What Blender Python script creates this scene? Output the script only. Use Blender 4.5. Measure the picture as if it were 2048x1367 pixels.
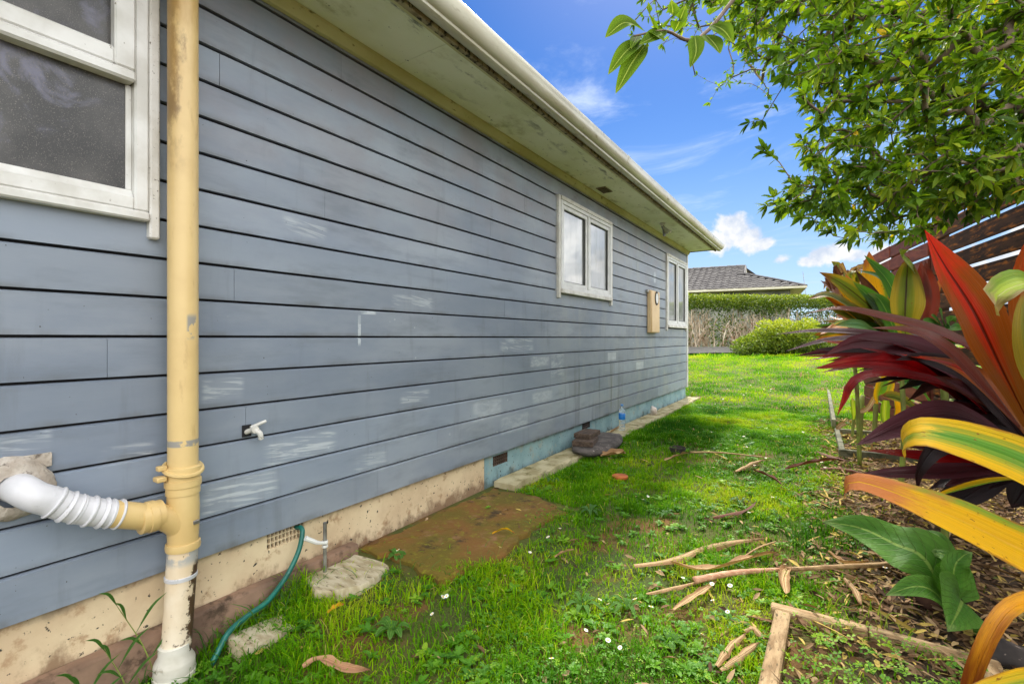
import bpy, bmesh, math, random
import numpy as np
from mathutils import Vector, Matrix
random.seed(7); RNG = np.random.default_rng(11)
SC = bpy.context.scene
for o in list(bpy.data.objects): bpy.data.objects.remove(o)
COL = SC.collection
R = math.radians

# ------------------------------------------------------------------ camera, sky, sun, exposure
F, CX, CY = 967.0, 1024.0, 675.0            # focal length, centre and horizon in photograph pixels
YAW = math.atan(626 / F)
CAM = Vector((2.14, 0.0, 1.30))
cd = bpy.data.cameras.new('camera'); cam = bpy.data.objects.new('camera', cd); COL.objects.link(cam)
cam.location = CAM; cam.rotation_euler = (R(90), 0, YAW)
cd.sensor_width = 36; cd.lens = F * 36 / 2048; cd.shift_y = -8.5 / 2048
cd.clip_start = 0.02; cd.clip_end = 900
SC.camera = cam
FWD = Vector((-math.sin(YAW), math.cos(YAW), 0)); RIGHT = Vector((math.cos(YAW), math.sin(YAW), 0)); UP = Vector((0, 0, 1))

SUN_EL = R(50); SUN_DIR = Vector((-0.235 * math.cos(SUN_EL), 0.972 * math.cos(SUN_EL), math.sin(SUN_EL)))
SKY_STRENGTH, SUN_STRENGTH, EXPOSURE = 0.15, 2.15, 1.4
world = bpy.data.worlds.new('World'); SC.world = world; world.use_nodes = True
sd = bpy.data.lights.new('sun', 'SUN'); sd.energy = SUN_STRENGTH; sd.angle = R(4); sd.color = (1, .95, .86)
so = bpy.data.objects.new('sun', sd); COL.objects.link(so); so.rotation_euler = SUN_DIR.to_track_quat('Z', 'Y').to_euler()
so.location = (0, 0, 20)
SC.view_settings.view_transform = 'Standard'; SC.view_settings.look = 'None'
SC.view_settings.exposure = EXPOSURE; SC.view_settings.gamma = 1
try: SC.view_settings.use_curve_mapping = False
except Exception: pass
SC.cycles.max_bounces = 7; SC.cycles.transparent_max_bounces = 12; SC.cycles.transmission_bounces = 6
SC.cycles.sample_clamp_indirect = 8; SC.cycles.use_denoising = True

# ------------------------------------------------------------------ node helpers
def lin(r, g, b):
    f = lambda c: (c / 255 / 12.92) if c / 255 <= .04045 else ((c / 255 + .055) / 1.055) ** 2.4
    return (f(r), f(g), f(b), 1)
class NT:
    def __init__(s, nt): s.nt = nt
    def n(s, typ, **kw):
        x = s.nt.nodes.new(typ)
        for k, v in kw.items(): setattr(x, k, v)
        return x
    def link(s, a, b): s.nt.links.new(a, b)
    def put(s, sock, v):
        if hasattr(v, 'is_output') or hasattr(v, 'links'): s.link(v, sock)
        else:
            if sock.type == 'RGBA' and len(v) == 3: v = (*v, 1)
            sock.default_value = v
    def math(s, op, a, b=0.0, c=None, clamp=False):
        x = s.n('ShaderNodeMath', operation=op, use_clamp=clamp); s.put(x.inputs[0], a); s.put(x.inputs[1], b)
        if c is not None: s.put(x.inputs[2], c)
        return x.outputs[0]
    def vmath(s, op, a, b=None):
        x = s.n('ShaderNodeVectorMath', operation=op); s.put(x.inputs[0], a)
        if b is not None: s.put(x.inputs[1], b)
        return x.outputs['Value'] if op in ('LENGTH', 'DISTANCE', 'DOT_PRODUCT') else x.outputs[0]
    def mix(s, f, a, b, mode='MIX'):
        x = s.n('ShaderNodeMix', data_type='RGBA', blend_type=mode); s.put(x.inputs[0], f); s.put(x.inputs[6], a); s.put(x.inputs[7], b)
        return x.outputs[2]
    def ss(s, v, lo, hi, a=0.0, b=1.0):
        x = s.n('ShaderNodeMapRange', interpolation_type='SMOOTHSTEP'); s.put(x.inputs[0], v)
        x.inputs[1].default_value = lo; x.inputs[2].default_value = hi; x.inputs[3].default_value = a; x.inputs[4].default_value = b
        return x.outputs[0]
    def noise(s, vec, scale, detail=5, rough=.55, dist=0.0, col=False):
        x = s.n('ShaderNodeTexNoise'); s.link(vec, x.inputs['Vector'])
        x.inputs['Scale'].default_value = scale; x.inputs['Detail'].default_value = detail
        x.inputs['Roughness'].default_value = rough; x.inputs['Distortion'].default_value = dist
        return x.outputs[1 if col else 0]
    def obj(s): return s.n('ShaderNodeTexCoord').outputs['Object']
    def uv(s): return s.n('ShaderNodeTexCoord').outputs['UV']
    def scale(s, v, sc): return s.vmath('MULTIPLY', v, sc)
    def attr(s, name): return s.n('ShaderNodeAttribute', attribute_name=name).outputs['Fac']
    def rand(s): return s.n('ShaderNodeObjectInfo').outputs['Random']
    def xyz(s, v):
        x = s.n('ShaderNodeSeparateXYZ'); s.link(v, x.inputs[0]); return x.outputs
    def comb(s, x, y, z):
        c = s.n('ShaderNodeCombineXYZ'); s.put(c.inputs[0], x); s.put(c.inputs[1], y); s.put(c.inputs[2], z); return c.outputs[0]
    def bump(s, h, strength=.3, dist=.01):
        x = s.n('ShaderNodeBump'); s.link(h, x.inputs['Height']); x.inputs['Strength'].default_value = strength
        x.inputs['Distance'].default_value = dist; return x.outputs[0]
def new_mat(name):
    m = bpy.data.materials.new(name); m.use_nodes = True; nt = m.node_tree
    b = nt.nodes['Principled BSDF']; return m, NT(nt), b
MATS = {}
def noisy(name, c1, c2, scale=6, rough=.6, stretch=(1, 1, 1), lo=.35, hi=.65, bump=.15, c3=None, s3=20, t3=(.6, .68), bscale=None, metal=0, tint=.0, spec=.5, bdist=.004):
    m, t, b = new_mat(name); v = t.scale(t.obj(), stretch)
    col = t.mix(t.ss(t.noise(v, scale), lo, hi), c1, c2)
    if c3 is not None: col = t.mix(t.ss(t.noise(v, s3, 7, .65), *t3), col, c3)
    if tint:
        col = t.mix(1.0, col, t.comb(*[t.math('MULTIPLY_ADD', t.rand(), tint, 1 - tint / 2)] * 3), 'MULTIPLY')
    t.put(b.inputs['Base Color'], col); b.inputs['Roughness'].default_value = rough; b.inputs['Metallic'].default_value = metal
    b.inputs['Specular IOR Level'].default_value = spec
    if bump: t.link(t.bump(t.noise(v, bscale or scale * 6, 6, .6), bump, bdist), b.inputs['Normal'])
    MATS[name] = m; return m
def leafy(name, cols, attr='tint', rough=.45, transl=.4, tmul=(1.1, 1.15, .45), spec=.4, noise=None):
    """cols: list of (position, colour) along the tint attribute; thin leaf that lets light through"""
    m, t, b = new_mat(name); r = t.n('ShaderNodeValToRGB'); e = r.color_ramp.elements
    while len(e) < len(cols): e.new(.5)
    for el, (p, c) in zip(e, cols): el.position = p; el.color = c if len(c) == 4 else (*c, 1)
    t.link(t.attr(attr), r.inputs[0]); col = r.outputs[0]
    if noise: col = t.mix(t.ss(t.noise(t.obj(), noise[0]), .4, .65), col, t.mix(1.0, col, noise[1], 'MULTIPLY'))
    t.link(col, b.inputs['Base Color']); b.inputs['Roughness'].default_value = rough; b.inputs['Specular IOR Level'].default_value = spec
    tr = t.n('ShaderNodeBsdfTranslucent'); t.link(t.mix(1.0, col, (*tmul, 1), 'MULTIPLY'), tr.inputs[0])
    mx = t.n('ShaderNodeMixShader'); mx.inputs[0].default_value = transl
    t.link(b.outputs[0], mx.inputs[1]); t.link(tr.outputs[0], mx.inputs[2])
    t.link(mx.outputs[0], m.node_tree.nodes['Material Output'].inputs[0]); MATS[name] = m; return m

# ------------------------------------------------------------------ sky with clouds
def build_sky():
    t = NT(world.node_tree); nt = world.node_tree; bg = nt.nodes['Background']
    sky = t.n('ShaderNodeTexSky', sky_type='NISHITA', sun_disc=False)
    sky.sun_elevation = SUN_EL; sky.sun_rotation = math.atan2(SUN_DIR.x, SUN_DIR.y)
    sky.air_density = 1.0; sky.dust_density = 0.35; sky.ozone_density = 3.0
    hs = t.n('ShaderNodeHueSaturation'); hs.inputs['Saturation'].default_value = 1.52; hs.inputs['Value'].default_value = .33; hs.inputs['Hue'].default_value = .51; t.link(sky.outputs[0], hs.inputs['Color'])
    skyc = hs.outputs[0]
    d = t.vmath('NORMALIZE', t.n('ShaderNodeTexCoord').outputs['Generated']); x, y, z = t.xyz(d)
    zz = t.math('ADD', t.math('MAXIMUM', z, 0.0), .12)
    plane = t.comb(t.math('DIVIDE', x, zz), t.math('DIVIDE', y, zz), 0.0)
    wis = t.noise(t.scale(plane, (.8, 1.6, 1)), 1.3, 9, .62, .7)
    wisp = t.math('MULTIPLY', t.ss(wis, .50, .78), t.ss(z, .02, .12))
    # cumulus: soft puffs low over the horizon, broken up by noise
    wob = t.noise(d, 24, 8, .62, 0.3)
    big = t.noise(d, 5, 3, .5)
    best = None
    def puff(px, py, r, sq=1.0):
        nonlocal best
        v = (FWD + RIGHT * ((px - CX) / F) + UP * ((CY - py) / F)).normalized()
        q = t.vmath('MULTIPLY', t.vmath('SUBTRACT', d, tuple(v)), (1, 1, sq))
        s = t.math('SUBTRACT', 1.0, t.math('MULTIPLY', t.vmath('LENGTH', q), 1.0 / r))
        best = s if best is None else t.math('MAXIMUM', best, s)
    for a in [(1470, 455, .034, 1.0), (1492, 476, .036, 1.2), (1440, 484, .034, 1.4), (1525, 488, .022, 1.5), (1562, 518, .018, 1.4), (1640, 512, .022, 1.2),
              (1672, 508, .030, 1.3), (1700, 512, .026, 1.4), (1612, 524, .018, 1.6), (1770, 520, .04, 1.5), (2150, 560, .16, 1.7), (2500, 520, .2, 1.6),
              (3000, 480, .2, 1.5), (3700, 440, .22, 1.4)]: puff(*a)
    cum = t.ss(t.math('ADD', best, t.math('MULTIPLY', t.math('SUBTRACT', wob, .5), 2.2)), .02, .50)
    # cloud cover kept out of view, extra brightness added to light the wall
    zb = t.math('ADD', t.math('MAXIMUM', z, 0.0), .30)
    unseen_bank = t.ss(t.noise(t.comb(t.math('DIVIDE', x, zb), t.math('DIVIDE', y, zb), 0.0), 1.25, 9, .58, .3), .38, .52)
    fr = t.vmath('DOT_PRODUCT', d, tuple(FWD))
    unseen_bank = t.math('MULTIPLY', unseen_bank, t.math('MULTIPLY', t.ss(fr, .66, .42), t.ss(z, 0, .05)))
    shade = t.ss(t.noise(t.vmath('ADD', d, (0, 0, .02)), 24, 6, .6), .35, .62)
    cc = t.mix(shade, (1.75, 1.95, 2.3, 1), (2.75, 2.7, 2.65, 1))
    c1 = t.mix(t.math('MULTIPLY', wisp, .8), skyc, (2.4, 2.7, 3.2, 1))
    pale = t.mix(t.ss(z, .50, .0, 0.0, .72), c1, (1.5, 2.05, 2.85, 1))
    c2 = t.mix(t.math('MULTIPLY', cum, .93), pale, cc)
    c2 = t.mix(unseen_bank, c2, t.mix(shade, (6.5, 6.7, 7.0, 1), (12.0, 11.8, 11.4, 1)))
    t.link(c2, bg.inputs[0]); bg.inputs[1].default_value = SKY_STRENGTH
build_sky()

# ------------------------------------------------------------------ geometry helpers
def P(px, py, Z):                      # a point of the place, read from the photograph at depth Z
    return CAM + FWD * Z + RIGHT * ((px - CX) / F * Z) + UP * ((CY - py) / F * Z)
def px_of(p):
    d = Vector(p) - CAM; Z = d.dot(FWD)
    return (CX + F * d.dot(RIGHT) / Z, CY - F * d.z / Z, Z) if Z > .01 else (-9e3, 0, Z)
def vnoise(x, y, seed=0):
    x = np.asarray(x, float); y = np.asarray(y, float)
    xi = np.floor(x).astype(np.int64); yi = np.floor(y).astype(np.int64); fx = x - xi; fy = y - yi
    h = lambda a, b: (((a * 374761393 + b * 668265263 + seed * 974711) ^ ((a * 374761393 + b * 668265263) >> 13)) * 1274126177 & 0xffffff) / 0xffffff
    fx = fx * fx * (3 - 2 * fx); fy = fy * fy * (3 - 2 * fy)
    return (h(xi, yi) * (1 - fx) + h(xi + 1, yi) * fx) * (1 - fy) + (h(xi, yi + 1) * (1 - fx) + h(xi + 1, yi + 1) * fx) * fy
def fbm(x, y, seed=0): return .5 * vnoise(x, y, seed) + .3 * vnoise(x * 2.1, y * 2.1, seed + 1) + .2 * vnoise(x * 4.3, y * 4.3, seed + 2)
def ground_z(x, y):
    x = np.asarray(x, float); y = np.asarray(y, float)
    near = np.interp(y, [-6, .4, .9, 1.3, 1.8, 3, 9, 11, 13, 15, 17, 20, 30, 60], [-.05, 0, .03, .09, .14, .15, .18, .28, .48, .68, .78, .82, .9, 1.2])
    open_ = np.interp(y, [-6, 0, 2, 4, 9, 11, 13, 15, 17, 20, 30, 60], [.04, .06, .11, .14, .18, .28, .48, .68, .78, .82, .9, 1.2])
    k = np.clip((x - .25) / .8, 0, 1); z = near * (1 - k) + open_ * k
    return z + (fbm(x * 1.7, y * 1.7, 3) - .5) * .03 * np.clip((x - .1) / .5, 0, 1)
def gz(x, y): return float(ground_z(x, y))
def G(px, py):                          # the ground point under a pixel
    d = FWD + RIGHT * ((px - CX) / F) + UP * ((CY - py) / F)
    lo, hi = .5, 60.
    t = .5
    while t < 60:
        p = CAM + d * t
        if p.z < gz(p.x, p.y): break
        t += .02
    return CAM + d * t
def tag(o, label=None, cat=None, group=None, kind=None):
    for k, v in (('label', label), ('category', cat), ('group', group), ('kind', kind)):
        if v: o[k] = v
    return o
def link(o, parent=None):
    COL.objects.link(o)
    if parent is not None:
        o.parent = parent; o.matrix_parent_inverse = Matrix.Translation(-Vector(parent.location))
    return o
def thing(name, label, cat, loc=(0, 0, 0), group=None):
    o = bpy.data.objects.new(name, None); o.empty_display_size = .1; COL.objects.link(o); o.location = loc
    return tag(o, label, cat, group)
class MB:
    def __init__(s): s.v = []; s.f = []; s.uvs = None
    def add(s, vs, fs):
        k = len(s.v); s.v += [tuple(p) for p in vs]; s.f += [tuple(i + k for i in f) for f in fs]
    def box(s, x0, x1, y0, y1, z0, z1, b=0.0):
        if x0 > x1: x0, x1 = x1, x0
        if y0 > y1: y0, y1 = y1, y0
        if z0 > z1: z0, z1 = z1, z0
        b = min(b, (x1 - x0) * .45, (y1 - y0) * .45, (z1 - z0) * .45)
        if b <= 0:
            s.add([(x, y, z) for x in (x0, x1) for y in (y0, y1) for z in (z0, z1)],
                  [(0, 1, 3, 2), (4, 6, 7, 5), (0, 4, 5, 1), (2, 3, 7, 6), (0, 2, 6, 4), (1, 5, 7, 3)])
        else:
            bm = bmesh.new(); bmesh.ops.create_cube(bm, size=1)
            for v in bm.verts: v.co = Vector(((x0 + x1) / 2 + v.co.x * (x1 - x0), (y0 + y1) / 2 + v.co.y * (y1 - y0), (z0 + z1) / 2 + v.co.z * (z1 - z0)))
            bmesh.ops.bevel(bm, geom=list(bm.edges), offset=b, segments=1, affect='EDGES'); bm.verts.index_update()
            s.add([v.co[:] for v in bm.verts], [[v.index for v in f.verts] for f in bm.faces]); bm.free()
    def prism_y(s, prof, y0, y1):       # closed x,z outline swept along y
        n = len(prof)
        s.add([(x, y0, z) for x, z in prof] + [(x, y1, z) for x, z in prof],
              [(i, (i + 1) % n, n + (i + 1) % n, n + i) for i in range(n)] + [tuple(range(n))[::-1], tuple(range(n, 2 * n))])
    def tube(s, pts, rad, sides=12, cap=True, start_up=None):
        pts = [Vector(p) for p in pts]; n = len(pts)
        rad = [rad] * n if isinstance(rad, (int, float)) else rad
        up = None; vs = []; fs = []
        for i, p in enumerate(pts):
            tg = (pts[min(i + 1, n - 1)] - pts[max(i - 1, 0)]).normalized()
            if up is None:
                up = Vector((0, 0, 1)) if abs(tg.z) < .9 else Vector((0, 1, 0))
            sx = tg.cross(up).normalized(); up = sx.cross(tg).normalized()
            for k in range(sides):
                a = 2 * math.pi * k / sides; vs.append(p + (sx * math.cos(a) + up * math.sin(a)) * rad[i])
        for i in range(n - 1):
            for k in range(sides):
                a = i * sides + k; b = i * sides + (k + 1) % sides; fs.append((a, b, b + sides, a + sides))
        if cap: fs += [tuple(range(sides))[::-1], tuple(range((n - 1) * sides, n * sides))]
        s.add(vs, fs)
    def lathe(s, prof, c, axis='z', sides=20):      # prof: (r, h)
        vs = []; fs = []; n = len(prof)
        for r, h in prof:
            for k in range(sides):
                a = 2 * math.pi * k / sides; q = (r * math.cos(a), r * math.sin(a), h)
                if axis == 'x': q = (q[2], q[0], q[1])
                if axis == 'y': q = (q[0], q[2], q[1])
                vs.append((c[0] + q[0], c[1] + q[1], c[2] + q[2]))
        for i in range(n - 1):
            for k in range(sides):
                a = i * sides + k; b = i * sides + (k + 1) % sides; fs.append((a, b, b + sides, a + sides))
        fs += [tuple(range(sides))[::-1], tuple(range((n - 1) * sides, n * sides))]
        s.add(vs, fs)
    def build(s, name, m, parent=None, smooth=False, normals=True, weld=False):
        me = bpy.data.meshes.new(name); me.from_pydata(s.v, [], s.f)
        if weld:
            bm = bmesh.new(); bm.from_mesh(me); bmesh.ops.remove_doubles(bm, verts=bm.verts, dist=1e-5); bm.to_mesh(me); bm.free()
        if normals:
            bm = bmesh.new(); bm.from_mesh(me); bmesh.ops.recalc_face_normals(bm, faces=bm.faces); bm.to_mesh(me); bm.free()
        me.materials.append(MATS[m] if isinstance(m, str) else m)
        if smooth:
            me.polygons.foreach_set('use_smooth', [True] * len(me.polygons))
            if smooth != 'all':
                try: me.set_sharp_from_angle(angle=R(42))
                except Exception: pass
        return link(bpy.data.objects.new(name, me), parent)
def fast_mesh(name, verts, idx, totals, m, parent=None, tint=None, smooth=True):
    me = bpy.data.meshes.new(name); me.vertices.add(len(verts)); me.vertices.foreach_set('co', np.asarray(verts, np.float32).ravel())
    me.loops.add(len(idx)); me.loops.foreach_set('vertex_index', np.asarray(idx, np.int32).ravel())
    tot = np.asarray(totals, np.int32); me.polygons.add(len(tot)); st = np.concatenate([[0], np.cumsum(tot)[:-1]]).astype(np.int32)
    me.polygons.foreach_set('loop_start', st)
    me.polygons.foreach_set('use_smooth', np.full(len(tot), smooth))
    me.update(calc_edges=True)
    if tint is not None:
        a = me.attributes.new('tint', 'FLOAT', 'POINT'); a.data.foreach_set('value', np.asarray(tint, np.float32))
    me.materials.append(MATS[m]); return link(bpy.data.objects.new(name, me), parent)
def spline(pts, n):
    pts = [Vector(p) for p in pts]
    if len(pts) == 2: return [pts[0].lerp(pts[1], i / n) for i in range(n + 1)]
    q = [pts[0] * 2 - pts[1]] + pts + [pts[-1] * 2 - pts[-2]]; out = []; m = len(pts) - 1
    for i in range(n + 1):
        t = i / n * m; k = min(int(t), m - 1); u = t - k; a, b, c, d = q[k:k + 4]
        out.append(.5 * ((2 * b) + (c - a) * u + (2 * a - 5 * b + 4 * c - d) * u * u + (3 * b - a - 3 * c + d) * u ** 3))
    return out
def prof_lance(s):
    if s < .14: return .14 + .12 * (s / .14) ** 2
    u = (s - .14) / .86
    return max(.0, min(1.0, .26 + .74 * math.sin(math.pi * min(u / .5, 1) / 2)) * (1 - max(0, (u - .42) / .58) ** 2.0))
def prof_blade(s): return max(.0, (1 - s) ** .55 * min(1, .55 + s * 2))
def prof_wide(s): return max(0, min(1, .75 + s) * (1 - max(0, (s - .72) / .28) ** 2.2))
def prof_heart(s): return max(0, math.sin(math.pi * min(1, s ** .55 * .96 + .04)) ** .8) * (1 if s > .02 else .3)
def ribbon(name, pts, width, m, parent, up=(0, 0, 1), n=20, mm=8, fold=.22, prof=prof_lance, wave=.0, twist=0.0, seed=0, curl=0.0, fixside=False):
    if fixside: fs_ = (Vector(pts[len(pts) // 2]) - Vector(pts[0])).normalized().cross(Vector(up)).normalized()
    dn = spline(pts, 160); ac_ = [0.0]
    for p_, q_ in zip(dn, dn[1:]): ac_.append(ac_[-1] + (q_ - p_).length)
    c = []; j_ = 0
    for i in range(n + 1):
        tl = ac_[-1] * i / n
        while j_ < 159 and ac_[j_ + 1] < tl: j_ += 1
        c.append(dn[j_].lerp(dn[j_ + 1], min(1, max(0, (tl - ac_[j_]) / max(1e-9, ac_[j_ + 1] - ac_[j_])))))
    vs = []; fs = []; uv = []; rr = random.Random(seed + len(name)); ph = rr.random() * 6
    for i, p in enumerate(c):
        s = i / n; t = (c[min(i + 1, n)] - c[max(i - 1, 0)]).normalized()
        u = Vector(up)
        if fixside: u = (fs_ - t * fs_.dot(t)).normalized().cross(t)
        u = (u - t * u.dot(t)).normalized()
        if twist: u = Matrix.Rotation(twist * s, 3, t) @ u
        sd_ = t.cross(u).normalized(); w = width * .5 * prof(s)
        for j in range(mm + 1):
            v = (j / mm - .5) * 2
            off = fold * abs(v) ** 1.4 * w - curl * v * v * w + wave * w * math.sin(s * 17 + ph + v * 1.5) * abs(v) ** 2 + .035 * w * math.sin(v * 8 + ph + s * 4)
            vs.append(p + sd_ * (v * w) + u * off); uv.append((j / mm, s))
    for i in range(n):
        for j in range(mm):
            a = i * (mm + 1) + j; fs.append((a, a + 1, a + mm + 2, a + mm + 1))
    me = bpy.data.meshes.new(name); me.from_pydata([tuple(v) for v in vs], [], fs)
    l = me.uv_layers.new(name='UVMap'); ids = np.zeros(len(me.loops), np.int32); me.loops.foreach_get('vertex_index', ids)
    l.data.foreach_set('uv', np.array(uv, np.float32)[ids].ravel()); me.polygons.foreach_set('use_smooth', [True] * len(fs))
    me.materials.append(MATS[m]); return link(bpy.data.objects.new(name, me), parent)
def leaf_arrays(pos, dirs, nrm, L, W, tint, fold=.25, droop=.15):
    pos = np.asarray(pos, float); d = np.asarray(dirs, float); d /= np.linalg.norm(d, axis=1, keepdims=True) + 1e-9
    nn = np.asarray(nrm, float); nn = nn - d * (nn * d).sum(1, keepdims=True); nn /= np.linalg.norm(nn, axis=1, keepdims=True) + 1e-9
    s = np.cross(d, nn); L = np.broadcast_to(L, len(pos))[:, None]; W = np.broadcast_to(W, len(pos))[:, None] * .5
    dz = np.array([0, 0, -1.0]); V = []
    V.append(pos)
    for a, w in ((.33, .95), (.68, .8)):
        c = pos + d * L * a + dz * (L * droop * a * a)
        V += [c - s * W * w + nn * W * fold * w, c, c + s * W * w + nn * W * fold * w]
    V.append(pos + d * L + dz * (L * droop))
    n = len(pos); V = np.stack(V, 1); base = (np.arange(n) * 8)[:, None]
    f = np.array([0, 1, 2, 0, 2, 3, 1, 4, 5, 2, 2, 5, 6, 3, 4, 7, 5, 5, 7, 6])
    return V.reshape(-1, 3), (base + f[None]).ravel(), np.tile([3, 3, 4, 4, 3, 3], n), np.repeat(tint, 8)
# ------------------------------------------------------------------ materials
noisy('white_paint', lin(226, 226, 222), lin(200, 198, 190), 5, .45, c3=lin(120, 112, 96), s3=60, t3=(.66, .72), bump=.08)
noisy('dirty_white', lin(222, 220, 214), lin(196, 192, 182), 7, .55, c3=lin(86, 78, 64), s3=70, t3=(.60, .68), bump=.15)
noisy('aluminium', lin(220, 220, 218), lin(204, 204, 202), 8, .38, c3=lin(110, 106, 98), s3=50, t3=(.66, .74), bump=.03)
noisy('dark_seal', lin(28, 28, 28), lin(40, 40, 40), 8, .6, bump=0)
noisy('backing', lin(26, 26, 28), lin(38, 38, 40), 8, .9, bump=0)
noisy('gutter_paint', lin(206, 202, 184), lin(178, 170, 146), 4, .25, stretch=(1, .3, 1), c3=lin(120, 104, 70), s3=14, t3=(.56, .74), bump=.03)
noisy('fascia_dirty', lin(168, 156, 124), lin(120, 106, 78), 8, .8, c3=lin(42, 36, 26), s3=26, t3=(.50, .62), bump=.3)
noisy('trim_cream', lin(206, 202, 156), lin(180, 172, 116), 3, .6, stretch=(1, .35, 1), c3=lin(104, 92, 50), s3=30, t3=(.60, .72), bump=.1)
noisy('roof_tile_dark', lin(92, 88, 86), lin(66, 62, 62), 5, .8, c3=lin(130, 128, 120), s3=14, t3=(.55, .7), bump=.4, tint=.3)
noisy('yellow_plain', lin(216, 189, 130), lin(204, 173, 114), 3, .4, bump=.02)
noisy('grey_pipe', lin(214, 213, 216), lin(190, 190, 192), 5, .4, c3=lin(132, 126, 118), s3=16, t3=(.62, .75), bump=.03)
noisy('pipe_base', lin(216, 212, 200), lin(186, 180, 162), 5, .5, c3=lin(120, 110, 84), s3=14, t3=(.56, .7), bump=.06)
noisy('plaster', lin(206, 198, 186), lin(168, 156, 142), 14, .9, c3=lin(110, 100, 90), s3=30, t3=(.58, .7), bump=.7, bdist=.01)
noisy('concrete_pale', lin(186, 176, 142), lin(150, 138, 100), 6, .95, c3=lin(106, 98, 52), s3=9, t3=(.52, .66), bump=.5)
noisy('concrete_pink', lin(154, 124, 102), lin(116, 92, 76), 5, .95, c3=lin(74, 58, 44), s3=9, t3=(.50, .66), bump=.5)
noisy('stone_pale', lin(196, 184, 156), lin(162, 146, 112), 9, .95, stretch=(1, 3, 1), c3=lin(112, 100, 70), s3=16, t3=(.56, .68), bump=.6)
noisy('concrete_dark', lin(100, 92, 88), lin(68, 62, 58), 9, .95, c3=lin(160, 150, 144), s3=30, t3=(.6, .7), bump=.6)
noisy('old_wood', lin(100, 82, 68), lin(66, 52, 42), 8, .85, stretch=(6, 1, 6), c3=lin(48, 36, 28), s3=20, t3=(.56, .66), bump=.5, tint=.3)
noisy('edging_wood', lin(184, 156, 116), lin(138, 110, 74), 7, .85, stretch=(5, 1.2, 5), c3=lin(86, 72, 44), s3=16, t3=(.54, .68), bump=.6, tint=.25)
noisy('edging_wood_side', lin(184, 156, 116), lin(138, 110, 74), 7, .85, stretch=(1.2, 5, 5), c3=lin(86, 72, 44), s3=16, t3=(.54, .68), bump=.6, tint=.25)
noisy('planter_wood', lin(124, 122, 96), lin(88, 88, 66), 6, .85, c3=lin(56, 60, 36), s3=12, t3=(.52, .68), bump=.4, tint=.2)
noisy('fence_wood', lin(78, 50, 27), lin(44, 28, 16), 4, .8, stretch=(1, .6, 5), c3=lin(168, 98, 26), s3=5, t3=(.50, .70), bump=.25, tint=.45, spec=.15)
noisy('fence_wood_sunlit', lin(122, 64, 46), lin(92, 44, 32), 4, .65, stretch=(1, .6, 5), c3=lin(76, 40, 32), s3=7, t3=(.54, .7), bump=.25, tint=.4, spec=.2)  # same fence wood, with the reddish sunlight put into its colour
noisy('hose_green', lin(28, 112, 98), lin(20, 90, 80), 8, .35, c3=lin(110, 160, 140), s3=24, t3=(.62, .74), bump=.02)
noisy('meter_cream', lin(226, 196, 150), lin(214, 182, 134), 3, .45, bump=.02)
noisy('metal_grey', lin(170, 168, 164), lin(128, 124, 120), 12, .4, metal=.7, bump=.05)
noisy('terracotta', lin(158, 104, 76), lin(118, 74, 54), 14, .9, bump=.3)
noisy('brown_stone', lin(104, 70, 54), lin(66, 44, 34), 7, .9, c3=lin(40, 28, 22), s3=12, t3=(.54, .66), bump=.7)
noisy('dark_stone', lin(70, 62, 58), lin(44, 40, 38), 7, .9, c3=lin(126, 112, 104), s3=40, t3=(.6, .68), bump=.6)
noisy('white_stone', lin(228, 218, 208), lin(196, 180, 166), 10, .9, bump=.4)
noisy('orange_lid', lin(190, 104, 50), lin(150, 76, 36), 10, .7, bump=.2)
noisy('bark', lin(122, 104, 84), lin(84, 70, 54), 10, .9, stretch=(1, 1, .5), c3=lin(150, 138, 118), s3=24, t3=(.58, .68), bump=.6)
noisy('stem_grey', lin(214, 200, 178), lin(176, 156, 130), 5, .9, c3=lin(150, 108, 80), s3=4, t3=(.5, .68), bump=.2)
noisy('asphalt', lin(112, 110, 104), lin(94, 92, 88), 20, .95, bump=.3)
noisy('neighbour_wall', lin(150, 150, 138), lin(104, 106, 94), 3, .8, bump=.1)
noisy('neighbour_fascia', lin(206, 202, 178), lin(190, 184, 158), 2, .6, bump=.0)
noisy('cane', lin(140, 158, 70), lin(118, 116, 58), 9, .6, stretch=(1, 1, .5), c3=lin(112, 76, 46), s3=5, t3=(.56, .68), bump=.2)
noisy('petal', lin(240, 240, 234), lin(226, 226, 214), 20, .7, bump=0)
noisy('lamp_silver', lin(200, 196, 188), lin(170, 166, 158), 10, .22, metal=.75, bump=0)
noisy('bottle_cap', lin(110, 160, 214), lin(90, 140, 200), 10, .4, bump=0)
noisy('bottle_label', lin(40, 132, 214), lin(30, 112, 196), 12, .4, bump=0)

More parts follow.
